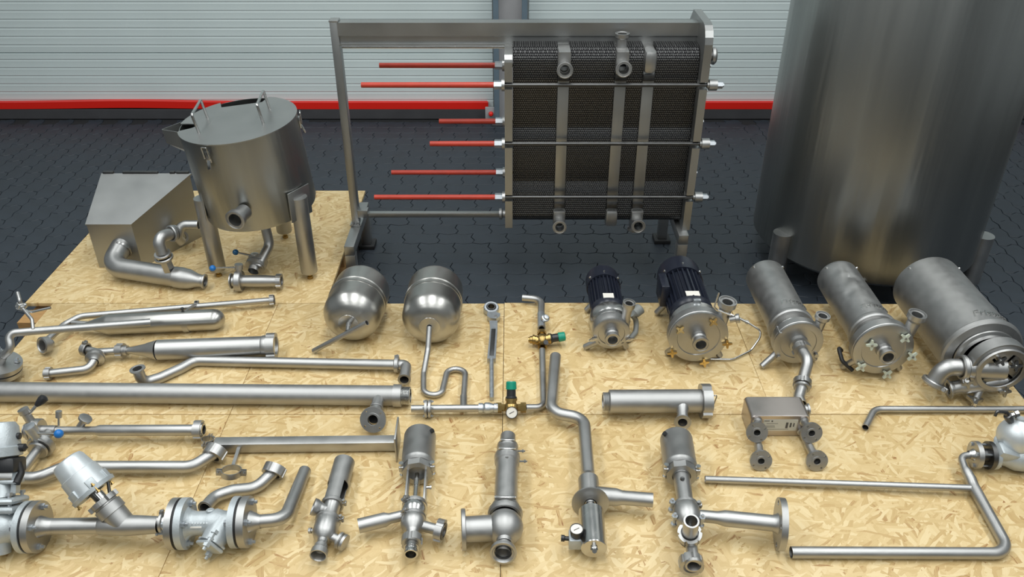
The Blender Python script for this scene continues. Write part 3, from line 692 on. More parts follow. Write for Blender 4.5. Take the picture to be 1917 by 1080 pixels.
mid = e1.lerp(e2, 0.64); turn(v1, 'nipple', a+d*0.01, mid-a-d*0.01, [(0, 0.011), ((mid-a).length*0.5, 0.011), ((mid-a).length*0.52, 0.009), ((mid-a).length, 0.009)], 'steel', 14)
pipe(v1, [e1, e2], 0, rm=0.0105, world=True, name='slanted_pipe')

v2 = thing('expansion_vessel', 'capsule-shaped steel expansion vessel piped to two green-capped pressure reducers', 'vessel', G(806, 600, 0))
a, d = vessel(v2, (804, 611), G(804, 611, r1+0.004) + V3((0.004, 0.335, 0)), r1, r1+0.004)
zp = 0.016
pts = [(804, 612, r1), (801, 655, 0.05), (793, 700, zp), (793, 737, zp), (826, 741, zp), (838, 690, zp), (872, 692, zp), (869, 730, zp), (867, 764, zp)]
w = path_px(pts); w[0] = a
pipe(v2, w, 0, 3.4, rm=0.0115, world=True, name='siphon_pipe')
A, B = G(770, 765, 0.034), G(899, 764, 0.034); dx = (B-A).normalized()
pipe(v2, [A, B], 0, rm=0.0135, world=True, name='main_pipe')
mk('tee_branch', tube([G(868, 742, 0.030), G(868, 764, 0.034)], 0.0135, None, 16, True), 'steel', v2)
fl = G(801, 765, 0.034)
for s in (-0.5, 0.5): flange(v2, fl+dx*(s*0.013)-dx*0.004, dx, 0.033, 0.013, 0.009, 4, ph=0.8)
bolt_circle(v2, fl, dx, 0.026, 4, 0.005, -0.012, 0.012, 0.8)
C0, C1 = G(896, 764, 0.034), G(932, 763, 0.034); n = (C1-C0).length
turn(v2, 'check_valve', C0, dx, [(0, 0.0135), (0, 0.019), (n*0.22, 0.019), (n*0.24, 0.016), (n*0.35, 0.021), (n*0.55, 0.021), (n*0.78, 0.0155), (n*0.8, 0.018), (n, 0.018), (n, 0.012)], 'galvanised', 12)
def reducer_valve(t, p, along, up, lab):
    """brass body in line with 'along', bonnet and green cap towards 'up', gauge or plug opposite"""
    p = V3(p); along = V3(along).normalized(); up = V3(up).normalized()
    for s in (-1, 1):
        turn(t, 'union', p+along*(0.020*s), along*s, [(0, 0.012), (0.004, 0.013), (0.014, 0.013), (0.014, 0.019), (0.034, 0.019), (0.034, 0.013)], 'brass', 6)
    turn(t, 'reducer_body', p-along*0.024, along, [(0, 0.010), (0.006, 0.018), (0.018, 0.024), (0.030, 0.024), (0.042, 0.018), (0.048, 0.010)], 'brass', 20)
    turn(t, 'bonnet_socket', p, up, [(0, 0.019), (0.026, 0.019), (0.026, 0.022), (0.034, 0.022), (0.034, 0.01)], 'brass', 18)
    turn(t, 'bonnet', p+up*0.032, up, [(0, 0.020), (0.006, 0.021), (0.010, 0.017), (0.036, 0.0165), (0.036, 0.012)], 'black_plastic', 18)
    turn(t, 'adjusting_cap', p+up*0.066, up, [(0, 0.018), (0.002, 0.0195), (0.026, 0.0185), (0.029, 0.0155), (0.029, 0)], 'green_plastic', 24, label='green adjusting cap')
    turn(t, 'lower_socket', p, -up, [(0, 0.018), (0.028, 0.018), (0.028, 0.01)], 'brass', 18)
R1 = G(957, 763, 0.034)
reducer_valve(v2, R1, dx, (0, 0.55, 0.83), '')
turn(v2, 'cap_mark', R1+V3((0, 0.55, 0.83)).normalized()*0.0951, (0, 0.55, 0.83), [(0, 0.005), (0.0008, 0.005), (0.0008, 0)], 'dial_white', 12)
def gauge(t, p, d, r, l):
    d = V3(d).normalized(); o = turn(t, 'gauge', p, d, [(0, 0), (0, r*0.9), (l*0.8, r), (l, r), (l, r*0.9), (l*0.92, r*0.9)], 'black_plastic', 24)
    turn(o, 'gauge_dial', V3(p)+d*l*0.92, d, [(-0.001, r*0.9), (0.0005, r*0.9), (0.0005, 0)], 'dial_white', 24)
    x, y, _ = basis(d); c = V3(p)+d*(l*0.92+0.0012)
    mk('gauge_needle', box(c, r*0.9, r*0.10, 0.0008, x+y*0.5, y-x*0.5, d), 'ink', o, False)
gauge(v2, G(958, 771, 0.034), (0, -0.50, 0.86) if False else (0, -0.75, 0.55), 0.0215, 0.032)
up0 = [G(984, 763, 0.032), G(1018, 763, 0.018), G(1016, 700, 0.018), G(1015, 655, 0.032)]
pipe(v2, up0, 0, 3.2, rm=0.0130, world=True, name='riser_pipe')
R2 = G(1015, 636, 0.034); ay = V3((0, 1, 0))
reducer_valve(v2, R2, ay, (1, 0.10, 0.12), '')
turn(v2, 'strainer_cap', R2-V3((0.022, 0, 0)), (-1, 0, 0), [(0, 0.018), (0.008, 0.018), (0.009, 0.021), (0.016, 0.021), (0.018, 0.016), (0.028, 0.015), (0.030, 0.011), (0.034, 0.011), (0.034, 0)], 'brass', 12)
turn(v2, 'gauge_plug', G(1021, 642, 0.055), (0.2, -0.6, 0.8), [(0, 0.010), (0.010, 0.010), (0.010, 0)], 'black_plastic', 10)
T0, T1 = G(1014, 615, 0.030), G(1013, 588, 0.030)
turn(v2, 'tee_body', T0, T1-T0, [(0, 0.012), (0, 0.017), ((T1-T0).length, 0.017), ((T1-T0).length, 0.012)], 'galvanised', 18)
turn(v2, 'bleed_knob', G(1017, 601, 0.034), (0.35, -0.35, 0.85), [(0, 0.010), (0.016, 0.010), (0.018, 0.017), (0.028, 0.017), (0.030, 0.012), (0.036, 0.010), (0.037, 0)], 'galvanised', 18)
pipe(v2, [T1, G(1014, 560, 0.030), G(978, 557, 0.030)], 0, 3.2, rm=0.0145, world=True, name='spout_pipe')

# ------------------------------------------------------------------ ratchet spanner
rs = thing('ratchet_spanner', 'long galvanised ratchet spanner with a round socket head and hinged handle', 'spanner', G(920, 660, 0))
p = G(919.5, 578, 0.022); up = V3((0.05, -0.25, 1)).normalized()
mk('ratchet_head', lathe(p-up*0.016, up, [(0, 0.016), (0, 0.030), (0.004, 0.033), (0.026, 0.033), (0.030, 0.030), (0.030, 0.022), (0.026, 0.019), (0.004, 0.019), (0, 0.016)], 28), 'galvanised', rs)
ring(rs, 'socket', p, up, 0.019, 0.014, 0.032, 'steel_dark', 12)
hx = [(-0.014, 0), (0.010, 0.006), (0.020, -0.012), (0.034, -0.020), (0.032, -0.044), (0.018, -0.060), (-0.010, -0.056), (-0.022, -0.038), (-0.022, -0.016)]
mk('head_fork', prism(hx, p+V3((0.006, -0.024, -0.012)), V3((1, 0, 0)), V3((0, 1, 0)), Za, 0.018), 'galvanised', rs, False)
turn(rs, 'pivot_pin', G(928, 596, 0.020), Za, [(0, 0.007), (0.013, 0.007), (0.013, 0)], 'steel_polished', 12)
A, B = G(925, 603, 0.020), G(920, 674, 0.020); d = (B-A).normalized(); x, y, _ = basis(d); n = (B-A).length
hp = [(-0.020, 0), (0.014, 0), (0.012, 0.02), (0.009, n*0.3), (0.016, n), (-0.016, n), (-0.016, n*0.3)]
hd = mk('handle', prism([(0.014, 0), (0.016, n*0.2), (0.0165, n), (-0.0165, n), (-0.014, n*0.2), (-0.020, 0)], A-Za*0.010, Xa, d, Za, 0.018), 'galvanised', rs, False)
mk('handle_recess', box(A+d*n*0.58+Za*0.0085, 0.018, n*0.7, 0.002, Xa, d, Za, 0.0008), 'steel_dark', hd)
C = G(920.5, 748, 0.012)
turn(rs, 'handle_rod', B-d*0.004, C-B, [(0, 0.010), (0.01, 0.0095), ((C-B).length-0.02, 0.0095), ((C-B).length-0.02, 0.0085), ((C-B).length, 0.0085), ((C-B).length, 0)], 'galvanised', 12)

# ------------------------------------------------------------------ pumps
def casing(t, p, r, w, m='steel'):
    """flat round pump housing whose front cover faces the camera at p"""
    turn(t, 'pump_casing', V3(p)+Ya*w, -Ya, [(0, 0), (0, r*0.9), (w*0.1, r), (w*0.75, r), (w*0.8, r*0.985), (w*0.98, r*0.985), (w, r*0.96), (w, r*0.72), (w*0.93, r*0.70), (w*0.93, r*0.3), (w*0.96, 0)], m, 48)
def inlet(t, p, r, l, k=1.3):
    turn(t, 'inlet', V3(p), -Ya, [(-0.01, r*1.25), (l*0.25, r*1.2), (l*0.35, r), (l*0.72, r), (l*0.8, r*k), (l, r*k), (l, r*k*0.88), (l*0.95, r*k*0.85), (l*0.95, r*0.86), (0, r*0.86), (0, 0)], m='steel', seg=28)
def outlet(t, p, d, r, l, k=1.32):
    d = V3(d).normalized()
    turn(t, 'outlet', V3(p), d, [(0, r*0.9), (l*0.7, r), (l*0.82, r*k), (l, r*k), (l, r*k*0.87), (l*0.95, r*k*0.84), (l*0.95, r*0.84), (l*0.2, r*0.8), (l*0.2, 0)], 'steel', 28)
def foot(t, a, b, r=0.013):
    turn(t, 'foot_leg', a, V3(b)-V3(a), [(0, r), ((V3(b)-V3(a)).length-0.004, r), ((V3(b)-V3(a)).length, r*0.8), ((V3(b)-V3(a)).length, 0)], 'steel', 14)
def motor(t, front, r, l):
    a = V3(front); m = 'motor_navy'; nf = 26
    def rf(q):
        k = (q*nf/(2*PI)) % 1.0; return r if k < 0.42 else r*0.86
    mk('motor_body', gear(a, Ya, rf, 0, 0.02, l*0.70, nf*7, bore=False), m, t, ang=40)
    turn(t, 'motor_end_shield', a, Ya, [(-0.01, 0), (-0.01, r*0.95), (0.0, r*1.02), (0.022, r*1.02), (0.024, r*0.8)], m, 40)
    fc = turn(t, 'fan_cover', a+Ya*l*0.68, Ya, [(0, r*0.9), (0, r*1.05), (l*0.24, r*1.05), (l*0.30, r*0.99), (l*0.32, r*0.86), (l*0.32, 0)], m, 40)
    for an in (0.6, 1.57, 2.5):
        turn(fc, 'cover_screw', a+Ya*l*0.76+V3((math.cos(an), 0, math.sin(an)))*r*1.05, V3((math.cos(an), 0, math.sin(an))), [(0, 0.005), (0.004, 0.004), (0.004, 0)], 'steel_polished', 8)
    mk('rating_plate', box(a+Ya*l*0.10+V3((0, 0, r*1.0)), r*0.62, 0.034, 0.003, (1, 0, 0), (0, 1, 0), (0, 0, 1)), 'dial_white', t, False)

# A: small pump, black motor
pa = thing('motor_pump', 'small pump with a finned black motor and grey cable plug', 'pump', G(1135, 640, 0))
z = 0.098; ca = G(1145, 625, z); r = 0.074
casing(pa, ca, r, 0.055); inlet(pa, ca, 0.023, 0.045, 1.35)
turn(pa, 'seal_housing', ca+Ya*0.055, Ya, [(0, 0.06), (0.01, 0.078), (0.03, 0.085), (0.055, 0.082), (0.065, 0.05), (0.085, 0.06)], 'steel_polished', 40)
motor(pa, ca+Ya*0.145, 0.070, 0.285)
outlet(pa, ca+V3((0.050, 0.03, 0.02)), (0.12, -0.05, 1), 0.018, 0.115, 1.4)
foot(pa, ca+V3((-0.045, 0.01, -0.04)), G(1094, 650, 0.011)); foot(pa, ca+V3((0.045, 0.01, -0.04)), G(1172, 650, 0.011))
foot(pa, ca+V3((-0.04, 0.30, -0.045)), ca+V3((-0.075, 0.30, -z+0.011))); foot(pa, ca+V3((0.04, 0.30, -0.045)), ca+V3((0.075, 0.30, -z+0.011)))
for an in (PI+0.15, -0.15): star(pa, ca+V3((math.cos(an)*r*1.0, -0.004, math.sin(an)*r*1.0-0.012)), (0, -1, 0.1), 0.017, 'steel_polished', 2, 'wing_nut')
q = [G(1182, 588, 0.10), G(1192, 600, 0.05), G(1190, 622, 0.02), G(1178, 636, 0.012), G(1160, 640, 0.012)]
mk('cable', tube(fillet(q, 0.03), 0.011, None, 12, True), 'cable_grey', pa)
turn(pa, 'plug', q[0]+V3((0, 0.0, -0.01)), G(1202, 571, 0.125)-q[0], [(0, 0.010), (0.012, 0.014), (0.02, 0.022), (0.052, 0.024), (0.056, 0.018), (0.050, 0.016), (0.05, 0)], 'cable_grey', 16)

# B: larger pump with brass star nuts and a bent sensing line
pb = thing('motor_pump', 'larger black-motor pump with five brass star nuts and a thin looped line', 'pump', G(1300, 650, 0))
z = 0.138; cb = G(1308, 632, z); r = 0.116
casing(pb, cb, r, 0.05); inlet(pb, cb, 0.024, 0.05, 1.35)
turn(pb, 'seal_housing', cb+Ya*0.05, Ya, [(0, 0.07), (0.02, 0.095), (0.05, 0.10), (0.07, 0.085), (0.10, 0.07)], 'steel_polished', 44)
mk('band_clamp', box(cb+V3((0.0, 0.10, 0.103)), 0.03, 0.016, 0.02, bev=0.003), 'galvanised', pb)
motor(pb, cb+Ya*0.145, 0.088, 0.35)
ax = cb+V3((-0.095, 0.30, 0.03)); mk('terminal_box', box(ax, 0.035, 0.11, 0.10, bev=0.006), 'motor_navy', pb)
outlet(pb, cb+V3((0.085, 0.03, 0.03)), (0.10, -0.05, 1), 0.024, 0.125, 1.45)
foot(pb, cb+V3((-0.08, 0.03, -0.07)), G(1249, 660, 0.011)); foot(pb, cb+V3((0.08, 0.05, -0.07)), cb+V3((0.11, 0.05, -z+0.011)))
foot(pb, cb+V3((-0.05, 0.36, -0.06)), cb+V3((-0.10, 0.36, -z+0.011))); foot(pb, cb+V3((0.05, 0.36, -0.06)), cb+V3((0.10, 0.36, -z+0.011)))
for px, py in ((1273, 617), (1335, 602), (1361, 643), (1318, 679), (1258, 660)):
    pp = VY(px, py, cb.y-0.004); pp.z = max(pp.z, 0.022); star(pb, pp, (0, -1, 0.15), 0.019, 'brass_bright', 4, 'star_nut', random.random())
l0 = [VY(1346, 548, cb.y), VY(1337, 575, cb.y), VY(1343, 580, cb.y), VY(1368, 590, cb.y-0.02)]
mk('vent_line', tube(fillet(l0, 0.012, 5), 0.0035, None, 8, True), 'steel_polished', pb)
l1 = [G(1366, 588, 0.115), G(1400, 604, 0.095), G(1424, 619, 0.07), G(1423, 632, 0.05), G(1406, 656, 0.012), G(1372, 673, 0.008), G(1330, 672, 0.010)]
mk('sensing_line', tube(fillet(l1, 0.05, 6), 0.0042, None, 8, True), 'steel_polished', pb)
turn(pb, 'line_coupling', l1[0].lerp(l1[1], 0.5), l1[1]-l1[0], [(0, 0.006), (0.03, 0.006), (0.03, 0.009), (0.042, 0.009), (0.042, 0.004)], 'steel_polished', 10)
turn(pb, 'line_fitting', VY(1366, 598, cb.y), (0.9, -0.2, 0.3), [(0, 0.013), (0.022, 0.013), (0.024, 0.018), (0.036, 0.018), (0.038, 0)], 'steel', 12)

def shroud(t, front, r, l, lab_an=PI/2, txt=True, txs=0.05, dents=False):
    a = V3(front); n = 64; prof = [(0, r*0.80), (0.004, r*1.00), (0.010, r*1.05), (0.022, r*1.06), (0.030, r*1.02), (0.034, r*0.985), (0.05, r*0.98)]
    v, f = lathe(a, Ya, prof+[(l*(0.1+0.9*i/22), r*0.98) for i in range(1, 22)]+[(l-0.006, r*0.975), (l, r*0.94), (l, 0)], n)
    if dents:
        rd = random.Random(3); w = []
        D = [(rd.uniform(l*.25, l*.9), rd.gauss(PI/2-0.15, 0.4), rd.uniform(.010, .020)) for _ in range(26)]
        for p in v:
            q = p-a; s = q.y; an = math.atan2(q.z, q.x); k = 0
            for ds, da, dr in D:
                e = ((s-ds)/dr)**2+(((an-da)*r)/dr)**2; k += math.exp(-e)*0.0035
            w.append(p - V3((math.cos(an), 0, math.sin(an)))*k if 0.06 < s < l-0.004 else p)
        v = w
    mk('shroud', (v, f), 'steel_blasted', t, ang=28)
    if txt:
        cu = bpy.data.curves.new('lettering', 'FONT'); cu.body = 'Fristam'; cu.size = txs; cu.extrude = 0.0024; cu.align_x = 'CENTER'; cu.resolution_u = 2; cu.shear = 0.25
        ob = bpy.data.objects.new('lettering_source', cu); COL.objects.link(ob); dg = bpy.context.evaluated_depsgraph_get(); me = ob.evaluated_get(dg).to_mesh()
        vs = [V3(q.co) for q in me.vertices]; fs = [tuple(q.vertices) for q in me.polygons]; bpy.data.objects.remove(ob)
        out = []
        for q in vs:
            an = lab_an - q.x/r; rr = r*0.985+q.z+0.0012; out.append(a+V3((math.cos(an)*rr, 0.062+q.y, math.sin(an)*rr)))
        mk('embossed_lettering', (out, fs), 'steel_polished', t, False)
    for an in (0.7, 2.4):
        turn(t, 'shroud_screw', a+V3((math.cos(an)*r*0.97, l*0.96, math.sin(an)*r*0.97)), V3((math.cos(an), 0, math.sin(an))), [(0, 0.006), (0.006, 0.005), (0.006, 0)], 'steel_polished', 8)

# C: shrouded pump with a drop pipe
pc = thing('shrouded_pump', 'smooth steel-shrouded pump whose inlet bends down towards the brazed exchanger', 'pump', G(1480, 660, 0))
z = 0.125; cc = G(1495, 643, z); r = 0.096
casing(pc, cc, r, 0.045); turn(pc, 'seal_housing', cc+Ya*0.045, Ya, [(0, 0.06), (0.02, 0.078), (0.06, 0.07)], 'steel_polished', 36)
shroud(pc, cc+Ya*0.095, 0.085, 0.41, PI/2-0.25, txs=0.040)
outlet(pc, cc+V3((0.072, 0.03, 0.03)), (0.10, -0.05, 1), 0.020, 0.085, 1.4)
foot(pc, cc+V3((-0.06, 0.03, -0.06)), G(1425, 687, 0.011)); foot(pc, cc+V3((0.06, 0.05, -0.06)), cc+V3((0.10, 0.05, -z+0.011))); foot(pc, cc+V3((0.0, 0.42, -0.06)), cc+V3((0.0, 0.42, -z+0.011)))
for an in (PI+0.75, -0.6, 2.6): bolt(pc, cc+V3((math.cos(an)*r*0.97, -0.002, math.sin(an)*r*0.97)), (0, 1, 0), 0.009, 0, 0.03, 'steel')
turn(pc, 'inlet', cc, -Ya, [(-0.01, 0.038), (0.012, 0.036), (0.016, 0.026), (0.04, 0.025)], 'steel')
nut(pc, cc-Ya*0.045+V3((0.0, 0, 0)), -Ya, 0.037, 0.02, 0.024, 'steel', 4)
e = cc-Ya*0.05
el0 = [e, e-Ya*0.055+V3((0.006, 0, -0.004)), G(1502, 716, 0.058)]
pipe(pc, el0, 0, 2.0, rm=0.021, world=True, name='inlet_elbow')
u0 = el0[2]; dn = (G(1499, 748, 0.04)-u0).normalized()
nut(pc, u0+dn*0.004, dn, 0.034, 0.02, 0.022, 'steel', 4); ring(pc, 'union_collar', u0+dn*0.024, dn, 0.030, 0.02, 0.010)
pipe(pc, [u0+dn*0.02, G(1495, 745, 0.040), G(1500, 757, 0.036)], 0, 1.6, rm=0.021, world=True, name='drop_pipe')

# D: shrouded pump with pale star knobs, dented shroud
pd = thing('shrouded_pump', 'dented steel-shrouded pump with five pale green star knobs on its cover', 'pump', G(1640, 670, 0))
z = 0.140; cdp = G(1654, 655, z); r = 0.114
casing(pd, cdp, r, 0.05); inlet(pd, cdp, 0.024, 0.05, 1.3); turn(pd, 'seal_housing', cdp+Ya*0.05, Ya, [(0, 0.08), (0.02, 0.088), (0.06, 0.075)], 'steel_polished', 40)
shroud(pd, cdp+Ya*0.10, 0.088, 0.43, PI/2-0.15, txs=0.040, dents=True)
outlet(pd, cdp+V3((0.088, 0.03, 0.035)), (0.12, -0.05, 1), 0.024, 0.115, 1.4)
foot(pd, cdp+V3((-0.08, 0.03, -0.07)), G(1577, 687, 0.011)); foot(pd, cdp+V3((0.08, 0.05, -0.07)), cdp+V3((0.11, 0.05, -z+0.011))); foot(pd, cdp+V3((0.0, 0.42, -0.06)), cdp+V3((0.0, 0.42, -z+0.011)))
mk('cable_loop', tube(fillet([cdp+V3((-0.10, 0.12, -0.09)), cdp+V3((-0.125, 0.10, -0.06)), cdp+V3((-0.12, 0.05, -0.09)), cdp+V3((-0.08, 0.03, -0.12))], 0.02), 0.008, None, 10, True), 'black_rubber', pd)
for px, py in ((1631, 645), (1694, 632), (1707, 666), (1611, 686), (1660, 700)):
    pp = VY(px, py, cdp.y-0.006); pp.z = max(pp.z, 0.024); star(pd, pp, (0, -1, 0.15), 0.021, 'knob_pale', 4, 'star_knob', random.random())

# E: big shrouded pump with crossing pipes
pe = thing('shrouded_pump', 'biggest steel-shrouded pump with crossing front pipes and steel star nuts', 'pump', G(1850, 700, 0))
z = 0.165; ce = G(1868, 684, z); r = 0.106
shroud(pe, ce+Ya*0.06+V3((-0.025, 0, 0.0)), 0.140, 0.50, PI/2-0.18, txs=0.046)
turn(pe, 'adapter', ce+Ya*0.085+V3((-0.02, 0, 0)), -Ya, [(0, 0.12), (0.03, 0.11), (0.034, 0.098), (0.05, 0.098)], 'steel', 44)
def rfE(q): return r
mk('front_frame', gear(ce+Ya*0.03, -Ya, rfE, 0.072, 0, 0.05, 48), 'steel_blasted', pe)
turn(pe, 'inner_cover', ce+Ya*0.03, -Ya, [(0, 0.085), (0.012, 0.085), (0.016, 0.05), (0.022, 0.02), (0.022, 0)], 'steel_dark', 36)
for an in (1.05, 2.3, 3.9, 5.6):
    o = V3((math.cos(an), 0, math.sin(an))); mk('spoke', box(ce+o*0.055-Ya*0.008, 0.014, 0.02, 0.07, o.cross(Ya), Ya, o, 0.002), 'steel_blasted', pe)
c0 = ce+V3((0.01, -0.01, -0.01))
sp = [c0+V3((0.03, 0.02, 0)), VY(1815, 683, ce.y-0.07), VY(1797, 681, ce.y-0.075)]
s0 = V3((ce.x+0.02, ce.y, ce.z-0.01)); s1 = G(1805, 688, 0.150)
dS = (s1-s0).normalized()
turn(pe, 'suction_pipe', s0, dS, [(0, 0.045), ((s1-s0).length, 0.036), ((s1-s0).length, 0.03)], 'steel', 28)
clamp(pe, s1+dS*0.004, dS, 0.047, 0.020, (0.3, -0.7, -0.6), 'steel')
pipe(pe, [s1, G(1768, 686, 0.150), G(1748, 716, 0.085)], 0, 2.1, rm=0.031, world=True, name='suction_elbow')
e2 = G(1748, 716, 0.085); de = (e2-G(1766, 690, 0.14)).normalized(); clamp(pe, e2, de, 0.044, 0.018, (0.5, -0.8, 0), 'steel'); ferrule(pe, e2+de*0.012, de, 0.031, k=1.15)
d0 = G(1850, 716, 0.085); d1 = G(1778, 727, 0.052); dd = (d1-d0).normalized()
turn(pe, 'pressure_pipe', d0, dd, [(-0.06, 0.026), (0, 0.030), ((d1-d0).length*0.7, 0.029), ((d1-d0).length*0.74, 0.026), ((d1-d0).length, 0.025), ((d1-d0).length, 0.021), (0, 0.02)], 'steel', 28); ferrule(pe, d1+dd*0.006, dd, 0.026, k=1.45)
turn(pe, 'volute', V3((ce.x, ce.y-0.018, ce.z)), -Ya, [(0, 0.0), (0, 0.088), (0.01, 0.094), (0.016, 0.090), (0.016, 0.074), (0.012, 0.072)], 'steel_blasted', 40)
for px, py in ((1872, 674), (1810, 716), (1901, 684), (1880, 732)):
    pp = VY(px, py, ce.y-0.035); star(pe, pp, (0, -1, 0.2), 0.022, 'steel_polished', 4, 'star_nut', random.random())
for px, py in ((1820, 752), (1795, 742)):
    pass
lg0 = ce+V3((-0.03, 0.0, -0.09)); foot(pe, lg0, G(1822, 756, 0.012), 0.014); foot(pe, ce+V3((0.07, 0.05, -0.09)), ce+V3((0.10, 0.05, -z+0.011)), 0.014); foot(pe, ce+V3((-0.03, 0.45, -0.1)), ce+V3((-0.03, 0.45, -z+0.011)), 0.014)
star(pe, G(1824, 752, 0.030), (0, 0, 1), 0.030, 'steel_polished', 3, 'foot_knob', 0.1)

# ------------------------------------------------------------------ long tube exchanger
lt = thing('tube_heat_exchanger', 'very long thick steel tube with a round flanged side branch', 'tube', G(400, 755, 0))
z = 0.042; A, B = G(-60, 733, z), G(739, 740.5, z); d = (B-A).normalized(); n = (B-A).length; r = 0.0375
turn(lt, 'shell_tube', A, d, [(0, 0), (0, r), (n, r), (n, r*0.8)], 'steel_blasted', 40)
turn(lt, 'end_collar', B-d*0.004, d, [(0, r*1.0), (0, r*1.11), (0.030, r*1.11), (0.032, r*0.95), (0.032, 0)], 'steel', 40)
th = [(0.030, r*0.88)]
for i in range(6): th += [(0.032+i*0.005, r*0.93), (0.0345+i*0.005, r*0.88)]
turn(lt, 'threaded_end', B-d*0.004, d, th+[(0.062, r*0.88), (0.062, r*0.7), (0.03, r*0.7), (0.03, 0)], 'steel_polished', 36)
p0 = G(710, 742, 0.045); p1 = G(699, 784, 0.056); bd = V3((-0.06, -0.90, 0.36)).normalized(); p1 = p0 + bd*0.105
p1 = G(698, 786, 0.058)
bd = V3((-0.10, -0.88, 0.42)).normalized()
st0 = p1-bd*0.012; pipe(lt, [p0, p0.lerp(st0, 0.5), st0], 0, rm=0.0215, world=True, name='branch_pipe')
ring(lt, 'branch_bead', p0.lerp(st0, 0.52), st0-p0, 0.0245, 0.018, 0.012)
flange(lt, p1-bd*0.010, bd, 0.0465, 0.0195, 0.011, 4, 0.037, 0.0035, ph=0.75); ring(lt, 'raised_face', p1+bd*0.001, bd, 0.026, 0.0185, 0.003)

# ------------------------------------------------------------------ stepped pipe with hooked ends
sp_ = thing('stepped_pipe', 'slim pipe with an upturned open hook and a clamped elbow at its ends', 'pipe', G(520, 690, 0))
z = 0.022; pts = [(266, 696, 0.070), (267, 717, 0.026), (300, 707, z), (338, 690, z), (365, 675, z), (400, 676, z), (743, 683, 0.033)]
w = path_px(pts); w[0] = w[1]+V3((-0.006, 0.004, 0.062))
pipe(sp_, w, 0, 2.2, rm=0.0205, world=True, name='long_pipe'); ferrule(sp_, w[0]+(w[0]-w[1]).normalized()*0.004, w[0]-w[1], 0.0205, k=1.4)
q = w[-1]; clamp(sp_, q, w[-1]-w[-2], 0.031, 0.018, (0.1, 0.4, 0.9), ear=True)
E2 = [q, G(761, 683, 0.035), G(757, 709, 0.035)]
pipe(sp_, E2, 0, 1.5, rm=0.0205, world=True, name='end_elbow'); ferrule(sp_, E2[2]+(E2[2]-E2[1]).normalized()*0.006, E2[2]-E2[1], 0.0205, k=1.22)

# ------------------------------------------------------------------ conical filter tube
cf = thing('filter_tube', 'tapering steel filter tube with a slotted end nut and a valve elbow', 'filter', G(350, 665, 0))
A, B = G(296, 655, 0.052), G(500, 647.5, 0.052); d = (B-A).normalized(); n = (B-A).length; r = 0.0405
turn(cf, 'filter_housing', A, d, [(0, 0), (0, r), (n, r), (n, r*0.8)], 'steel', 36)
C = G(226, 656.5, 0.040); c2 = (C-A).length; dc = (C-A).normalized()
turn(cf, 'cone', A, dc, [(0, r*1.01), (0.045, 0.029), (0.052, 0.026), (c2*0.72, 0.0145), (c2, 0.0135)], 'steel', 32)
nut(cf, C, dc, 0.030, 0.012, 0.026, 'steel', 4); ring(cf, 'union_liner', C-dc*0.02, dc, 0.021, 0.012, 0.02)
turn(cf, 'end_collar', B-d*0.02, d, [(0, r), (0.004, r*1.06), (0.02, r*1.06), (0.02, r*0.8)], 'steel', 36)
nut(cf, B+d*0.018, d, 0.0515, 0.036, 0.034, 'steel', 4); turn(cf, 'end_glass', B+d*0.020, d, [(0, 0.037), (0.008, 0.037), (0.010, 0.030), (0.008, 0)], 'steel_polished', 32)
Tp = G(182, 659, 0.044); t0 = G(160, 654, 0.046)
pipe(cf, [C, Tp, t0], 0, 1.0, rm=0.0150, world=True, name='tee_run')
dn = (t0-Tp).normalized(); clamp(cf, t0, dn, 0.027, 0.020, (0, 0.2, 1)); turn(cf, 'tee_cap', t0+dn*0.008, dn, [(0, 0.024), (0.006, 0.022), (0.008, 0)], 'steel_polished', 24)
vq = G(177, 676, 0.040); dv = (G(172, 688, 0.034)-Tp).normalized()
turn(cf, 'check_valve', Tp, dv, [(0.004, 0.018), (0.012, 0.024), (0.018, 0.034), (0.026, 0.036), (0.030, 0.030), (0.034, 0.036), (0.042, 0.036), (0.048, 0.024), (0.056, 0.018)], 'steel', 32)
pipe(cf, [Tp+dv*0.045, G(166, 691, 0.026), G(93, 699, 0.026)], 0, 3.2, rm=0.0165, world=True, name='outlet_pipe')
nut(cf, G(91, 699, 0.026), (-1, -0.08, 0), 0.025, 0.013, 0.020, 'steel', 4); ring(cf, 'end_ring', G(86, 699.5, 0.026), (-1, -0.08, 0), 0.019, 0.012, 0.010)

# ------------------------------------------------------------------ capsule bottle strapped to a thin pipe
cb_ = thing('capsule_bottle', 'round-ended steel bottle strapped beside a long thin pipe with a ring end', 'vessel', G(300, 610, 0))
A, B = G(205, 607, 0.049), G(421, 597, 0.049); d = (B-A).normalized(); n = (B-A).length; r = 0.0445
prof = [(-0.13, 0.0105), (-0.10, 0.011), (-0.012, r*0.92), (0, r)] + [(n-r*1.05+r*1.05*math.sin(PI/2*i/8), r*math.cos(PI/2*i/8) if i < 8 else 0) for i in range(9)]
turn(cb_, 'bottle', A, d, prof, 'steel_vessel', 40)
bp_ = G(350, 601, 0.046); ring(cb_, 'strap', bp_, d, r*1.05, r*0.99, 0.024, 'steel')
w = path_px([(506, 562, 0.034), (150, 592, 0.05), (120, 608, 0.045), (96, 630, 0.045), (86, 638, 0.045)])
pipe(cb_, w, 0, 4.0, rm=0.0132, world=True, name='thin_pipe')
dd = (w[0]-w[1]).normalized(); nut(cb_, w[0]+dd*0.006, dd, 0.0245, 0.012, 0.018, 'steel', 6); ring(cb_, 'end_ring', w[0]+dd*0.016, dd, 0.021, 0.013, 0.006, 'steel_dark')
de = V3((-0.45, -0.75, 0.30)).normalized(); pe_ = G(78, 647, 0.046)
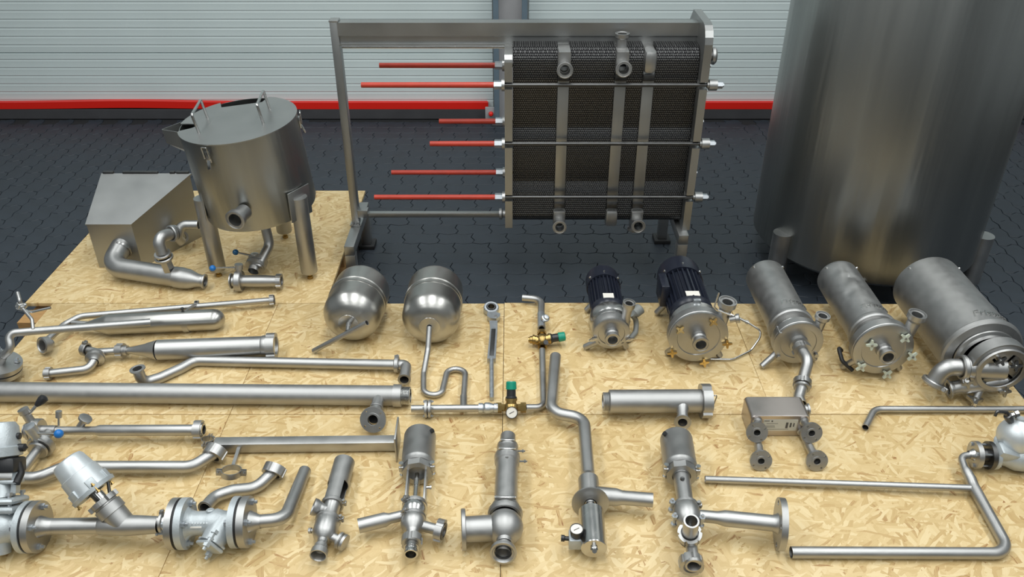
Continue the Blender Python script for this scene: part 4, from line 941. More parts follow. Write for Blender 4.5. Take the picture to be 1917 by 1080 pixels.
turn(cb_, 'ring_union', pe_-de*0.045, de, [(0, 0.015), (0.012, 0.018), (0.018, 0.033), (0.044, 0.035), (0.046, 0.030), (0.042, 0.026), (0.042, 0.021), (0.01, 0.021), (0.01, 0)], 'steel', 32)
cpx = G(369, 573, 0.034); mk('pipe_clip', box(cpx+Za*0.004, 0.020, 0.030, 0.034, dd, dd.cross(Za), Za, 0.003), 'steel', cb_)
mk('clip_arm', box(cpx.lerp(bp_+Za*0.035, 0.5)+Za*0.012, 0.014, (cpx-bp_).length*0.9, 0.008, dd, (bp_+Za*0.035-cpx), dd.cross(bp_-cpx), 0.001), 'steel', cb_)
bolt(cb_, cpx+Za*0.020, (0, 0, -1), 0.006, 0, 0.008, 'steel_dark'); bolt(cb_, bp_+V3((-0.012, 0.01, 0.052)), (0, 0, -1), 0.0075, 0, 0.008, 'steel_dark')
turn(cb_, 'inlet_branch', G(135, 604, 0.046), G(190, 608, 0.046)-G(135, 604, 0.046), [(0, 0.0105), (0.11, 0.0105)], 'steel', 16)

# ------------------------------------------------------------------ flanged pipe with a lever drain valve (cut by the left frame edge)
lv = thing('lever_valve_pipe', 'bent pipe rising from a bolted round flange with a small lever drain valve', 'pipe assembly', G(5, 735, 0))
fc = G(-6, 687, 0.070); FA = V3((0.26, 0.10, 0.96)).normalized()
turn(lv, 'flange_body', fc-FA*0.060, FA, [(0, 0), (0, 0.036), (0.02, 0.05), (0.045, 0.055)], 'steel_blasted', 36)
flange(lv, fc-FA*0.018, FA, 0.086, 0.02, 0.018, 4, 0.067, 0.007, ph=0.35); turn(lv, 'gasket', fc, FA, [(0, 0.02), (0, 0.083), (0.006, 0.083), (0.006, 0.02)], 'black_rubber', 36)
flange(lv, fc+FA*0.006, FA, 0.086, 0.02, 0.018, 4, 0.067, 0.007, ph=0.35); bolt_circle(lv, fc, FA, 0.067, 4, 0.011, -0.018, 0.026, 0.35)
hub = fc+FA*0.022
w = [hub, G(21, 652, 0.150), G(14, 624, 0.195), G(60, 620, 0.190), G(281, 603, 0.112)]
pipe(lv, w, 0, 1.9, rm=0.0148, world=True, name='bent_pipe')
turn(lv, 'weld_neck', hub, w[1]-w[0], [(0, 0.034), (0.02, 0.022), (0.04, 0.0155)], 'steel', 24)
b0 = G(62, 616, 0.20); vb = G(41, 575, 0.245)
pipe(lv, [b0, G(60, 598, 0.225), vb], 0, 3.0, rm=0.0065, world=True, name='drain_line', wall=None)
dvv = (vb-G(56, 590, 0.23)).normalized()
turn(lv, 'drain_valve', vb-dvv*0.012, dvv, [(0, 0.007), (0.002, 0.012), (0.010, 0.012), (0.012, 0.015), (0.026, 0.015), (0.028, 0.011), (0.036, 0.011), (0.036, 0.006)], 'steel_polished', 6)
turn(lv, 'valve_stem', vb+V3((-0.022, 0, 0)), (1, 0.2, 0.1), [(0, 0), (0, 0.008), (0.012, 0.008), (0.014, 0.011), (0.034, 0.011), (0.04, 0.006), (0.04, 0)], 'steel_polished', 8)
lw = [vb+V3((-0.015, -0.008, -0.004)), G(60, 584, 0.235), G(95, 576, 0.245)]
mk('lever_handle', tube(fillet(lw, 0.01, 4), 0.0052, None, 10, True), 'steel_polished', lv)
pipe(lv, [vb+dvv*0.014, G(37, 563, 0.27), G(33, 548, 0.285)], 0, 3, rm=0.0072, world=True, name='drain_spout')

# ------------------------------------------------------------------ valve manifold with black lever and blue knob
vm = thing('valve_manifold', 'two-level pipe manifold with a black-gripped lever valve and a blue-knobbed valve', 'pipe assembly', G(200, 860, 0))
z = 0.047; A, B = G(100, 806, z), G(364, 805, z); d = (B-A).normalized(); n = (B-A).length; k = (178-100)/264
turn(vm, 'upper_pipe', A, d, [(0, 0.0145), (n*k, 0.0145), (n*k+0.016, 0.0195), (n, 0.0195), (n, 0.015), (0, 0.012)], 'steel', 28)
nut(vm, G(372, 804.5, z), d, 0.0335, 0.017, 0.026, 'steel', 4); turn(vm, 'end_liner', G(370, 804.5, z), d, [(0, 0.0255), (0.020, 0.0255), (0.022, 0.022), (0.022, 0.0165), (-0.03, 0.0165)], 'steel_polished', 28)
v1c, v2c = G(64, 806, z), G(77, 834, 0.046)
pipe(vm, [v1c, A+d*0.01], 0, rm=0.0185, world=True, name='valve_run')
ring(vm, 'valve_body', v1c+d*0.012, d, 0.042, 0.015, 0.028); ring(vm, 'valve_flange', v1c-d*0.014, d, 0.034, 0.014, 0.012); ferrule(vm, v1c-d*0.030, -d, 0.017, k=1.5)
vt = G(48, 782, 0.10); turn(vm, 'valve_neck', v1c+V3((-0.004, 0.01, 0.02)), vt-v1c, [(0, 0.016), (0.045, 0.014), (0.048, 0.018), (0.066, 0.018), (0.067, 0.011), (0.07, 0)], 'steel', 20)
bl = [vt, G(70, 757, 0.135)]; lvr = mk('lever', tube(bl, 0.0055, None, 10, True), 'steel_polished', vm)
dg_ = (G(86, 742, 0.155)-bl[1]); turn(lvr, 'lever_grip', bl[1]-dg_*0.15, dg_, [(0, 0.007), (0.012, 0.012), (dg_.length*0.7, 0.016), (dg_.length*1.0, 0.015), (dg_.length*1.12, 0.008), (dg_.length*1.14, 0)], 'black_plastic', 18)
lower = (v2c-G(92, 808, z)).normalized()
bpt = [G(92, 808, z), v2c, G(34, 891, 0.040)]
pipe(vm, bpt, 0, rm=0.0165, world=True, name='cross_pipe')
ring(vm, 'valve_body', v2c, bpt[2]-bpt[1], 0.044, 0.015, 0.026); ring(vm, 'valve_flange', v2c+(bpt[2]-bpt[1]).normalized()*0.022, bpt[2]-bpt[1], 0.034, 0.014, 0.010)
v2t = G(61, 811, 0.105); turn(vm, 'valve_neck', v2c+Za*0.02, v2t-v2c, [(0, 0.018), (0.035, 0.016), (0.05, 0.019), (0.072, 0.019), (0.073, 0.008), (0.074, 0)], 'galvanised', 20)
be = G(110, 812, 0.105); l2 = mk('lever', tube([v2t, be], 0.004, None, 10, True), 'steel_polished', vm); mk('lever_knob', ball(be, 0.0155), 'blue_plastic', l2, label='bright blue ball knob')
s0, s1 = G(110, 797, 0.058), G(110, 772, 0.105); turn(vm, 'sensor', s0, s1-s0, [(0, 0.0035), ((s1-s0).length*0.62, 0.0035), ((s1-s0).length*0.63, 0.0105), ((s1-s0).length*1.1, 0.0105), ((s1-s0).length*1.1, 0)], 'steel', 14)
s0, s1 = G(150, 799, 0.052), G(160, 783, 0.085); turn(vm, 'gauge_stub', s0, s1-s0, [(0, 0.013), ((s1-s0).length*0.55, 0.012), ((s1-s0).length*0.75, 0.014), ((s1-s0).length*0.85, 0.0225), ((s1-s0).length*1.05, 0.0225), ((s1-s0).length*1.08, 0.018), ((s1-s0).length*1.06, 0)], 'steel', 22)
zl = 0.036; pts = [(-40, 893, zl), (70, 895, zl), (122, 874, zl), (160, 874, zl), (360, 874, zl), (404, 846, 0.045)]
w = path_px(pts); w[3:4] = []
pipe(vm, w, 0, 3.0, rm=0.0205, world=True, name='lower_pipe')
dd = (w[-1]-w[-2]).normalized(); dd = (dd+V3((-0.2, 0.8, 0.3))).normalized(); nut(vm, w[-1]-dd*0.004, dd, 0.0375, 0.024, 0.034, 'steel', 4, slot=0.1); turn(vm, 'end_cap', w[-1]+dd*0.004, dd, [(0, 0.031), (0.012, 0.031), (0.014, 0)], 'steel', 28)

# ------------------------------------------------------------------ square-bar bracket with pipe clips
sb = thing('pipe_bracket', 'square steel bar with a tall end plate and two hinged pipe clips', 'bracket', G(570, 845, 0))
z = 0.028; A, B = G(402, 833, z), G(743, 829, z); d = (B-A).normalized(); n = (B-A).length; pn = V3((-d.y, d.x, 0))
mk('square_bar', box((A+B)/2, n, 0.040, 0.038, d, pn, Za, 0.002), 'steel', sb)
Pc = G(745, 832, z); mk('end_plate', box(Pc+Za*0.024+pn*0.0, 0.006, 0.115, 0.104, d, pn, Za, 0.0015), 'steel', sb)
def clip(t, c, dirv, r):
    up = V3((0.08, 0.22, 0.97)).normalized(); x = (dirv-up*dirv.dot(up)).normalized(); y = up.cross(x); w_ = 0.020
    for sgn in (1, -1):
        v, f = [], []; m = 14
        for i in range(m+1):
            a = PI*i/m*0.94+0.03*PI; o = (x*math.cos(a+PI/2*0)*0)+ (y*math.cos(a)+x*math.sin(a)*sgn)
            for rr in (r, r-0.003):
                for s in (-w_/2, w_/2): v.append(c+o*rr+up*s)
        for i in range(m):
            k = 4*i; f += [(k, k+1, k+5, k+4), (k+2, k+6, k+7, k+3), (k, k+4, k+6, k+2), (k+1, k+3, k+7, k+5)]
        f += [(0, 2, 3, 1), (4*m, 4*m+1, 4*m+3, 4*m+2)]
        h = mk('clip_half', (v, f), 'steel', t)
        for e in (1, -1): mk('clip_ear', box(c+y*e*(r+0.007)+x*sgn*0.004, 0.0035, 0.017, w_, x, y, up), 'steel', h, False)
    for e in (1, -1): bolt(t, c+y*e*(r+0.009), x, 0.0045, -0.007, 0.007, 'steel')
ac = G(433, 884, 0.034); aj = G(448, 838, 0.030); dv = (aj-ac).normalized()
mk('clip_arm', box((aj+ac+dv*0.034)/2, 0.011, (aj-ac).length-0.034, 0.012, dv.cross(Za), dv, Za), 'steel', sb); clip(sb, ac, dv, 0.0330)
clip(sb, G(389, 826, 0.030), d, 0.022)

# ------------------------------------------------------------------ S-bend
ss = thing('s_bend_pipe', 'short S-shaped pipe with a thick collar at its upper end', 'pipe', G(450, 935, 0))
z = 0.030; w = path_px([(387, 947, 0.040), (402, 929, 0.030), (437, 918, z), (480, 914, z), (513, 882, 0.040)])
pipe(ss, w, 0, 3.0, rm=0.0200, world=True, name='bent_tube'); dd = (w[-1]-w[-2]).normalized(); dd = (dd+V3((-0.1, 0.5, 0.45))).normalized()
nut(ss, w[-1]+dd*0.002, dd, 0.0375, 0.026, 0.030, 'steel', 4, slot=0.1); turn(ss, 'end_cap', w[-1]+dd*0.008, dd, [(0, 0.032), (0.011, 0.032), (0.013, 0)], 'steel', 28)
d0 = V3((-0.55, -0.80, 0.0)).normalized(); ferrule(ss, w[0]+(w[0]-w[1]).normalized()*0.012, w[0]-w[1], 0.0200, k=1.18)

# ------------------------------------------------------------------ flanged valve train along the lower left
ft = thing('flanged_valve_train', 'row of bolted flanges, grey strainer, angle-seat valve and silver round actuator on one pipe', 'pipe assembly', G(250, 1015, 0))
z = 0.078
def fpair(px, py, wl, wr, ml, mr, r=0.0765, zz=None):
    """two bolted flanges with a black gasket, axis along the pipe"""
    c = G(px, py, zz or z)
    flange(ft, c-AX*(0.004+wl), AX, r, 0.018, wl, 4, r*0.76, r*0.085, ml, 0.8); turn(ft, 'gasket', c-AX*0.004, AX, [(0, 0.02), (0, r*0.95), (0.008, r*0.95), (0.008, 0.02)], 'black_rubber', 36)
    flange(ft, c+AX*0.004, AX, r, 0.018, wr, 4, r*0.76, r*0.085, mr, 0.8); bolt_circle(ft, c, AX, r*0.76, 4, 0.0105, -(wl+0.004), wr+0.004, 0.8); return c
A0, B0 = G(62, 985, z), G(458, 977, z); AX = (B0-A0).normalized()
f1 = fpair(60, 986, 0.017, 0.020, 'cast_grey', 'steel'); f2 = fpair(338, 980, 0.020, 0.020, 'steel', 'cast_grey'); f3 = fpair(452, 977, 0.019, 0.022, 'cast_grey', 'steel')
def seg_x(px, py): return G(px, py, z)
# neck and pipe from flange one to the angle valve
n0, n1 = seg_x(72, 986), seg_x(190, 984.5)
turn(ft, 'weld_neck', n0, AX, [(0, 0.034), (0.010, 0.031), (0.03, 0.0255), (0.045, 0.0245)], 'steel', 28)
turn(ft, 'inlet_pipe', n0+AX*0.03, AX, [(0, 0.0245), ((n1-n0).length-0.03, 0.0245)], 'steel', 28)
bd0, bd1 = seg_x(186, 984.5), seg_x(298, 979); bl_ = (bd1-bd0).length
turn(ft, 'valve_body', bd0, AX, [(0, 0.0245), (0.004, 0.027), (bl_*0.3, 0.029), (bl_*0.45, 0.031), (bl_*0.7, 0.029), (bl_*0.98, 0.0255), (bl_, 0.0245)], 'steel_blasted', 28)
turn(ft, 'outlet_neck', bd1, AX, [(0, 0.0245), ((f2-bd1).length-0.016, 0.0245)], 'steel_polished', 28)
cj = seg_x(304, 978); clamp(ft, cj, AX, 0.031, 0.012, (0, 0.45, 0.9)); bolt(ft, cj+V3((0.0, -0.028, -0.018)), AX, 0.006, -0.008, 0.008)
# inclined bonnet, stem and round actuator
P0 = seg_x(232, 981); P1 = G(204, 950, z+0.045); bx = (P1-P0).normalized()
turn(ft, 'bonnet', P0-bx*0.01, bx, [(0, 0.034), (0.055, 0.036), (0.056, 0.041), (0.085, 0.041), (0.087, 0.036), (0.10, 0.034), (0.10, 0.01)], 'steel_blasted', 28)
mk('bonnet_nut', gear(P0+bx*0.083, bx, lambda t: 0.047 if int(t/(PI/3)*2) % 2 else 0.040, 0.02, 0, 0.016, 48), 'steel_blasted', ft, ang=40)
turn(ft, 'stem', P0+bx*0.09, bx, [(0, 0.018), (0.03, 0.018), (0.031, 0.016), (0.08, 0.016)], 'steel_polished', 20)
Q = P0+bx*0.128; ra = 0.063
turn(ft, 'actuator_flange', Q, bx, [(0, 0.03), (0, ra*1.05), (0.012, ra*1.08), (0.014, ra*1.0)], 'cast_grey', 40)
turn(ft, 'actuator_housing', Q+bx*0.012, bx, [(0, ra*0.98), (0.03, ra*0.93), (0.062, ra*0.90), (0.064, ra*0.84), (0.105, ra*0.76), (0.114, ra*0.68), (0.118, ra*0.5), (0.118, 0)], 'actuator_silver', 40)
x_, y_, _ = basis(bx)
for i in range(6):
    a = 2*PI*i/6+0.3; o = x_*math.cos(a)+y_*math.sin(a)
    mk('actuator_lug', box(Q+bx*0.024+o*ra*0.93, 0.026, 0.030, 0.012, bx.cross(o), bx, o, 0.003), 'cast_grey', ft)
    if i % 2: bolt(ft, Q+o*ra*1.02, bx, 0.006, -0.006, 0.012, 'brass')
for a in (0.9, 2.6, 4.4):
    o = x_*math.cos(a)+y_*math.sin(a); mk('yoke_post', tube([P0+bx*0.10+o*0.028, Q+o*0.045], 0.005, None, 8, True), 'steel_dark', ft)
# Y strainer
s0, s1 = f2+AX*0.024, f3-AX*0.023; sl = (s1-s0).length
turn(ft, 'strainer_body', s0, AX, [(0, 0.050), (0.010, 0.040), (0.022, 0.036), (sl*0.45, 0.036), (sl*0.62, 0.042), (sl*0.78, 0.036), (sl-0.012, 0.034), (sl, 0.046)], 'cast_grey', 36)
yb = s0+AX*sl*0.80; yt = G(395, 1019, 0.060); yd = (yt-yb).normalized()
turn(ft, 'strainer_leg', yb, yd, [(0, 0.038), (0.03, 0.040), ((yt-yb).length*0.85, 0.036), ((yt-yb).length, 0.036)], 'cast_grey', 32)
yx = V3((0, -1, 0.9)); yx = (yx-yd*yx.dot(yd)).normalized(); yy = yd.cross(yx)
for k, w_ in ((0.0, 0.010), (0.012, 0.012)):
    mk('strainer_cover', box(yt+yd*(k-0.004), 0.064, 0.064, w_, (yx+yy), (yx-yy), yd, 0.005), 'cast_grey', ft)
for sgn in (1, -1): bolt(ft, yt+yx*0.037*sgn, yd, 0.011, -0.020, 0.014, 'cast_grey')
turn(ft, 'strainer_plug', s0+AX*sl*0.50+V3((0, 0.012, 0.03)), (0, 0.35, 0.94), [(0, 0.012), (0.010, 0.012), (0.012, 0.009), (0.011, 0)], 'cast_grey', 18)
mk('cast_bar', box(s0+AX*sl*0.26+V3((0, -0.031, 0.017)), 0.034, 0.004, 0.005, AX, (0, -1, 0.6), (0, 0.6, 1)), 'dial_white', ft, False)
# raised foundry lettering on the strainer side is too worn to read: row of small beads
for i in range(9): mk('cast_mark', box(s0+AX*(sl*0.12+i*0.0085)+V3((0, -0.0255, 0.0265)), 0.005, 0.003, 0.006, AX, (0, -0.7, 0.7), (0, 0.7, 0.7), 0.001), 'actuator_silver', ft, False)
# outlet elbow
o0 = f3+AX*0.024
turn(ft, 'weld_neck', o0, AX, [(0, 0.034), (0.010, 0.030), (0.028, 0.0215), (0.035, 0.0205)], 'steel', 28)
pipe(ft, [o0+AX*0.02, G(533, 972, 0.060), G(571, 881, 0.024)], 0, 3.2, rm=0.0205, world=True, name='outlet_elbow')
# control valve at the frame edge
c1 = f1-AX*0.02
cv = c1-AX*0.065
turn(ft, 'control_valve_body', c1, -AX, [(0, 0.050), (0.010, 0.042), (0.03, 0.042), (0.05, 0.055), (0.08, 0.058), (0.11, 0.052), (0.13, 0.042), (0.17, 0.042)], 'cast_grey', 36)
turn(ft, 'drain_boss', cv+V3((0.0, -0.03, -0.02)), (0.05, -0.55, -0.83), [(0, 0.03), (0.04, 0.028), (0.042, 0.022), (0.042, 0)], 'cast_grey', 24)
up = V3((-0.10, 0.62, 0.78)).normalized(); ux = AX; uy = up.cross(ux)
for k, s_ in ((0.055, 0.022), (0.080, 0.020)):
    mk('bonnet_flange', box(cv+up*k, 0.115, 0.10, s_, ux, uy, up, 0.010), 'cast_grey', ft)
for a, b in ((1, 1), (1, -1), (-1, 1), (-1, -1)): bolt(ft, cv+up*0.09+ux*0.040*a+uy*0.034*b, -up, 0.010, -0.006, 0.03, 'galvanised')
turn(ft, 'bonnet_neck', cv+up*0.09, up, [(0, 0.035), (0.03, 0.026), (0.05, 0.022)], 'cast_grey', 24)
for a in (1, -1): mk('yoke_arm', prism([(0.030*a, 0.0), (0.046*a, 0.0), (0.054*a, 0.07), (0.040*a, 0.07)], cv+up*0.10-uy*0.012, ux, up, uy, 0.024), 'cast_grey', ft, False)
mk('yoke_ring', box(cv+up*0.135, 0.11, 0.05, 0.012, ux, uy, up, 0.004), 'cast_grey', ft)
mk('positioner', box(cv+up*0.185+ux*0.012, 0.09, 0.075, 0.045, ux, uy, up, 0.008), 'black_plastic', ft)
turn(ft, 'actuator_head', cv+up*0.205, up, [(0, 0.045), (0.004, 0.058), (0.03, 0.060), (0.034, 0.054), (0.09, 0.050), (0.105, 0.04), (0.108, 0)], 'cast_grey', 32)
turn(ft, 'cable_gland', cv+up*0.235+ux*0.052, ux, [(0, 0.012), (0.02, 0.012), (0.022, 0.008), (0.03, 0)], 'black_plastic', 14)
turn(ft, 'cable_gland', cv+up*0.27+ux*0.045, ux, [(0, 0.010), (0.014, 0.010), (0.016, 0)], 'black_plastic', 14)
mk('cable', tube(fillet([cv+up*0.19+ux*0.05, cv+up*0.16+ux*0.058, cv+up*0.13+ux*0.054-uy*0.02], 0.02), 0.011, None, 12, True), 'black_rubber', ft)

# ------------------------------------------------------------------ small relief valve with slotted tube
rv = thing('relief_valve', 'slim valve with a slotted round tube on top and three ferruled ports', 'valve', G(615, 985, 0))
A, B = G(645, 864, 0.042), G(602, 1018, 0.042); d = (B-A).normalized(); n = (B-A).length
f_ = lambda q: n*q; r = 0.0345
ri = r*0.93
turn(rv, 'spring_tube', A, d, [(0.006, 0), (0, r*0.86), (0.002, r), (f_(0.30), r), (f_(0.31), r*1.0), (f_(0.31), ri)], 'steel_blasted', 36)
x_, y_, _ = basis(d)
def shellpart(a0, a1, s0, s1, name, m='steel_blasted'):
    v, f = [], []; k = 12
    for i in range(k+1):
        a = a0+(a1-a0)*i/k; o = x_*math.cos(a)+y_*math.sin(a)
        for rr, s in ((r, s0), (r, s1), (ri, s1), (ri, s0)): v.append(A+d*s+o*rr)
    for i in range(k):
        for j in range(4): f.append((4*i+j, 4*i+(j+1) % 4, 4*i+4+(j+1) % 4, 4*i+4+j))
    f += [(0, 1, 2, 3), (4*k, 4*k+1, 4*k+2, 4*k+3)]
    return mk(name, (v, f), m, rv)
shellpart(PI*0.02, PI*0.50, f_(0.30), f_(0.53), 'tube_wing') if False else None
shellpart(PI/2-0.75, PI/2+0.75, f_(0.30), f_(0.53), 'tube_wing'); shellpart(-PI/2-0.8, -PI/2+0.8, f_(0.30), f_(0.53), 'tube_wing')
turn(rv, 'spindle', A+d*f_(0.28), d, [(0, 0.008), (f_(0.30), 0.008)], 'steel_dark', 12)
clamp(rv, A+d*f_(0.545), d, 0.036, 0.012, (1, -0.2, 0.2)); turn(rv, 'upper_body', A+d*f_(0.54), d, [(0, 0.031), (f_(0.03), 0.026), (f_(0.17), 0.026), (f_(0.20), 0.033), (f_(0.22), 0.033)], 'steel', 32)
clamp(rv, A+d*f_(0.735), d, 0.040, 0.012, (1, -0.2, 0.2))
turn(rv, 'lower_body', A+d*f_(0.74), d, [(0, 0.036), (f_(0.02), 0.037), (f_(0.15), 0.037), (f_(0.19), 0.030), (f_(0.22), 0.016), (f_(0.26), 0.015)], 'steel', 32)
turn(rv, 'bottom_port', A+d*f_(0.98), d, [(0, 0.015), (f_(0.06), 0.017), (f_(0.09), 0.025), (f_(0.15), 0.026), (f_(0.15), 0.023), (f_(0.14), 0.021), (f_(0.04), 0.020), (f_(0.04), 0)], 'steel', 28)
p = A+d*f_(0.64); e = G(586, 948, 0.066); dd = (e-p).normalized()
turn(rv, 'side_port', p, dd, [(0.01, 0.020), ((e-p).length*0.6, 0.020), ((e-p).length*0.80, 0.026), ((e-p).length, 0.027), ((e-p).length, 0.023), ((e-p).length*0.4, 0.0195), ((e-p).length*0.3, 0)], 'steel', 28)
p = A+d*f_(0.88); e = G(647, 1017, 0.032); dd = (e-p).normalized()
turn(rv, 'side_port', p, dd, [(0.02, 0.014), ((e-p).length*0.62, 0.014), ((e-p).length*0.68, 0.026), ((e-p).length*0.78, 0.026), ((e-p).length*0.82, 0.021), ((e-p).length*0.88, 0.026), ((e-p).length*0.98, 0.025), ((e-p).length, 0.018), ((e-p).length, 0)], 'steel', 28)
turn(rv, 'lift_pin', A+d*f_(0.84), G(584, 993, 0.035)-(A+d*f_(0.84)), [(0, 0.006), (0.044, 0.006), (0.045, 0.009), (0.053, 0.009), (0.053, 0)], 'steel', 10)

# ------------------------------------------------------------------ pneumatic seat valves
def seat_valve(t, top, bot, zt, ra, marks, yoke_open):
    """marks: fractions along the axis: actuator end, hexagon clamp end, lantern end, body one end, body two end"""
    A, B = G(*top, zt), G(*bot, zt); d = (B-A).normalized(); n = (B-A).length; m = [q*n for q in marks]; x, y, _ = basis(d)
    turn(t, 'actuator', A, d, [(0, 0), (0, ra*0.42), (0.006, ra*0.62), (0.007, ra*0.80), (0.014, ra*0.97), (0.020, ra), (m[0]*0.86, ra), (m[0]*0.87, ra*1.015), (m[0]*0.91, ra*1.015), (m[0]*0.92, ra), (m[0]*0.98, ra*0.99), (m[0], ra*0.92), (m[0], 0)], 'steel_blasted', 48)
    turn(t, 'air_fitting', A, -d, [(0, 0.009), (0.008, 0.009), (0.009, 0.006), (0.018, 0.006), (0.018, 0)], 'steel_polished', 12)
    turn(t, 'vent_screw', A+d*0.035+(x*0.75*(1 if yoke_open else -1)+y*0.66)*ra, x*0.75*(1 if yoke_open else -1)+y*0.66, [(0, 0.008), (0.008, 0.008), (0.008, 0)], 'black_plastic', 10)
    cl = mk('clamp', gear(A+d*m[0], d, lambda q: ra*0.86/math.cos(((q+0.2) % (PI/4))-PI/8), ra*0.55, 0.0, m[1]-m[0], 64), 'steel', t, ang=25)
    for s in (-1, 1):
        c = A+d*(m[0]+m[1])/2+x*s*ra*0.93+y*0.3*ra
        mk('clamp_lug', box(c, 0.016, 0.022, 0.022, x, d, y, 0.003), 'steel', cl); turn(cl, 'clamp_bolt', c+y*0.022, -y, [(0, 0), (0, 0.008), (0.012, 0.008), (0.012, 0.005), (0.05, 0.005), (0.05, 0.008), (0.058, 0.008), (0.058, 0)], 'steel_polished', 8)
    return A, d, n, m, x, y
sa = thing('seat_valve', 'upright-laid pneumatic seat valve with an open lantern and nuts on two ports', 'valve', G(778, 960, 0))
A, d, n, m, x, y = seat_valve(sa, (787, 810), (771, 1013), 0.056, 0.0545, (0.362, 0.415, 0.69, 0.80, 0.93), True)
for s, yy in ((-1, 0.012), (1, 0.012), (-1, -0.02), (1, -0.02)): mk('lantern_post', box(A+d*(m[1]+m[2])/2+x*0.029*s+y*yy, 0.007, m[2]-m[1]+0.01, 0.014, x, d, y, 0.002), 'steel', sa)
turn(sa, 'stem', A+d*m[1], d, [(0, 0.007), ((m[2]-m[1])*0.2, 0.007), ((m[2]-m[1])*0.21, 0.010), ((m[2]-m[1])*0.42, 0.010), ((m[2]-m[1])*0.43, 0.008), (m[2]-m[1], 0.008)], 'steel_polished', 14)
turn(sa, 'sensor_screw', A+d*(m[1]+(m[2]-m[1])*0.55)+x*0.034+y*0.01, x, [(0, 0.005), (0.010, 0.005), (0.011, 0.007), (0.016, 0.007), (0.016, 0)], 'steel_polished', 8)
clamp(sa, A+d*(m[2]+0.006), d, 0.0395, 0.014, (-0.6, 0.2, 0.75))
turn(sa, 'upper_bowl', A+d*m[2], d, [(0, 0.034), (0.008, 0.036), (0.024, 0.0405), (0.040, 0.039), (0.052, 0.032)], 'steel_polished', 36)
clamp(sa, A+d*(m[3]+0.002), d, 0.038, 0.012, (-0.6, 0.2, 0.75))
turn(sa, 'lower_bowl', A+d*m[3], d, [(0, 0.032), (0.012, 0.037), (0.028, 0.0385), (0.044, 0.034), (0.056, 0.022), (0.064, 0.018), (0.09, 0.0185)], 'steel', 36)
pl = G(671, 984.5, 0.050); p0 = A+d*(m[2]+0.036); dd = (pl-p0).normalized(); nn = (pl-p0).length
turn(sa, 'side_pipe', p0, dd, [(0.02, 0.0165), (nn*0.44, 0.0165), (nn*0.53, 0.0225), (nn, 0.0225), (nn, 0.018), (0.02, 0.014)], 'steel', 28)
p0 = A+d*(m[3]+0.026); pr_ = G(824, 993, 0.052); dd = (pr_-p0).normalized(); nn = (pr_-p0).length
turn(sa, 'side_port', p0, dd, [(0.02, 0.0165), (nn, 0.0165), (nn, 0.013), (0.02, 0.013)], 'steel', 28); nut(sa, pr_, dd, 0.035, 0.014, 0.022, 'steel', 4); turn(sa, 'port_liner', pr_, dd, [(0, 0.026), (0.013, 0.026), (0.013, 0.018), (-0.01, 0.016)], 'steel_dark', 24)
e = A+d*(m[3]+0.095); nut(sa, e, d, 0.0315, 0.012, 0.026, 'steel', 4)
turn(sa, 'threaded_port', e, d, [(0, 0.018), (0.014, 0.018), (0.016, 0.021), (0.026, 0.022), (0.027, 0.020), (0.034, 0.022), (0.036, 0.020), (0.048, 0.022), (0.05, 0.020), (0.05, 0.016), (0, 0.016), (0, 0)], 'steel_polished', 28)

sv = thing('seat_valve', 'pneumatic seat valve with a closed lantern, upturned port and large side flange', 'valve', G(1283, 970, 0))
A, d, n, m, x, y = seat_valve(sv, (1265, 816), (1294, 1020), 0.074, 0.0545, (0.355, 0.410, 0.675, 0.80, 0.93), False)
turn(sv, 'lantern', A+d*m[1], d, [(-0.004, 0.030), (0.0, 0.0265), (m[2]-m[1], 0.0255)], 'steel', 28); turn(sv, 'indicator', A+d*(m[1]+0.038)+y*0.025+x*-0.004, y, [(0, 0.007), (0.006, 0.007), (0.006, 0.004), (0.004, 0)], 'steel_dark', 14)
clamp(sv, A+d*(m[2]+0.004), d, 0.0395, 0.014, (1, 0.1, 0.3)); bolt(sv, A+d*(m[2]+0.004)-x*0.043, y, 0.010, -0.012, 0.012)
turn(sv, 'valve_bowl', A+d*m[2], d, [(0, 0.036), (0.012, 0.040), (0.032, 0.043), (0.056, 0.041), (0.072, 0.034), (0.084, 0.020), (0.14, 0.0175)], 'steel', 36)
for s in (1, -1): bolt(sv, A+d*(m[2]+0.062)+x*0.041*s, y, 0.010, -0.012, 0.012)
e = G(1294, 1055, 0.060); nut(sv, e, d, 0.0355, 0.024, 0.028, 'steel', 8, slot=0.2); turn(sv, 'bottom_port', A+d*(m[2]+0.10), d, [(0, 0.0175), ((e-A).length-m[2]-0.10, 0.0175), ((e-A).length-m[2]-0.09, 0.026), ((e-A).length-m[2]-0.08, 0.0255), ((e-A).length-m[2]-0.08, 0.020), ((e-A).length-m[2]-0.10, 0.015), (0, 0.014), (0, 0)], 'steel', 28)
base = G(1291, 1000, 0.102); tip = G(1294.5, 975, 0.178); ud = (tip-base).normalized(); ul = (tip-base).length
nut(sv, base, ud, 0.0355, 0.026, 0.020, 'steel', 6, slot=0.2); turn(sv, 'socket', base-ud*0.03, ud, [(0, 0.030), (0.03, 0.030), (0.03, 0.02)], 'steel_dark', 28)
pipe(sv, [base-ud*0.02, tip], 0, rm=0.0225, world=True, name='upturned_port', wall=0.22)
p0 = A+d*(m[2]+0.035); fe = G(1458, 980.5, 0.079); dd = (fe-p0).normalized(); nn = (fe-p0).length
turn(sv, 'side_pipe', p0, dd, [(0.02, 0.0185), (nn*0.33, 0.0190), (nn*0.42, 0.0245), (nn*0.93, 0.0245), (nn*0.97, 0.029), (nn, 0.036)], 'steel', 28)
flange(sv, fe-dd*0.004, dd, 0.078, 0.02, 0.019, 4, 0.062, 0.008, 'steel', 0.9)

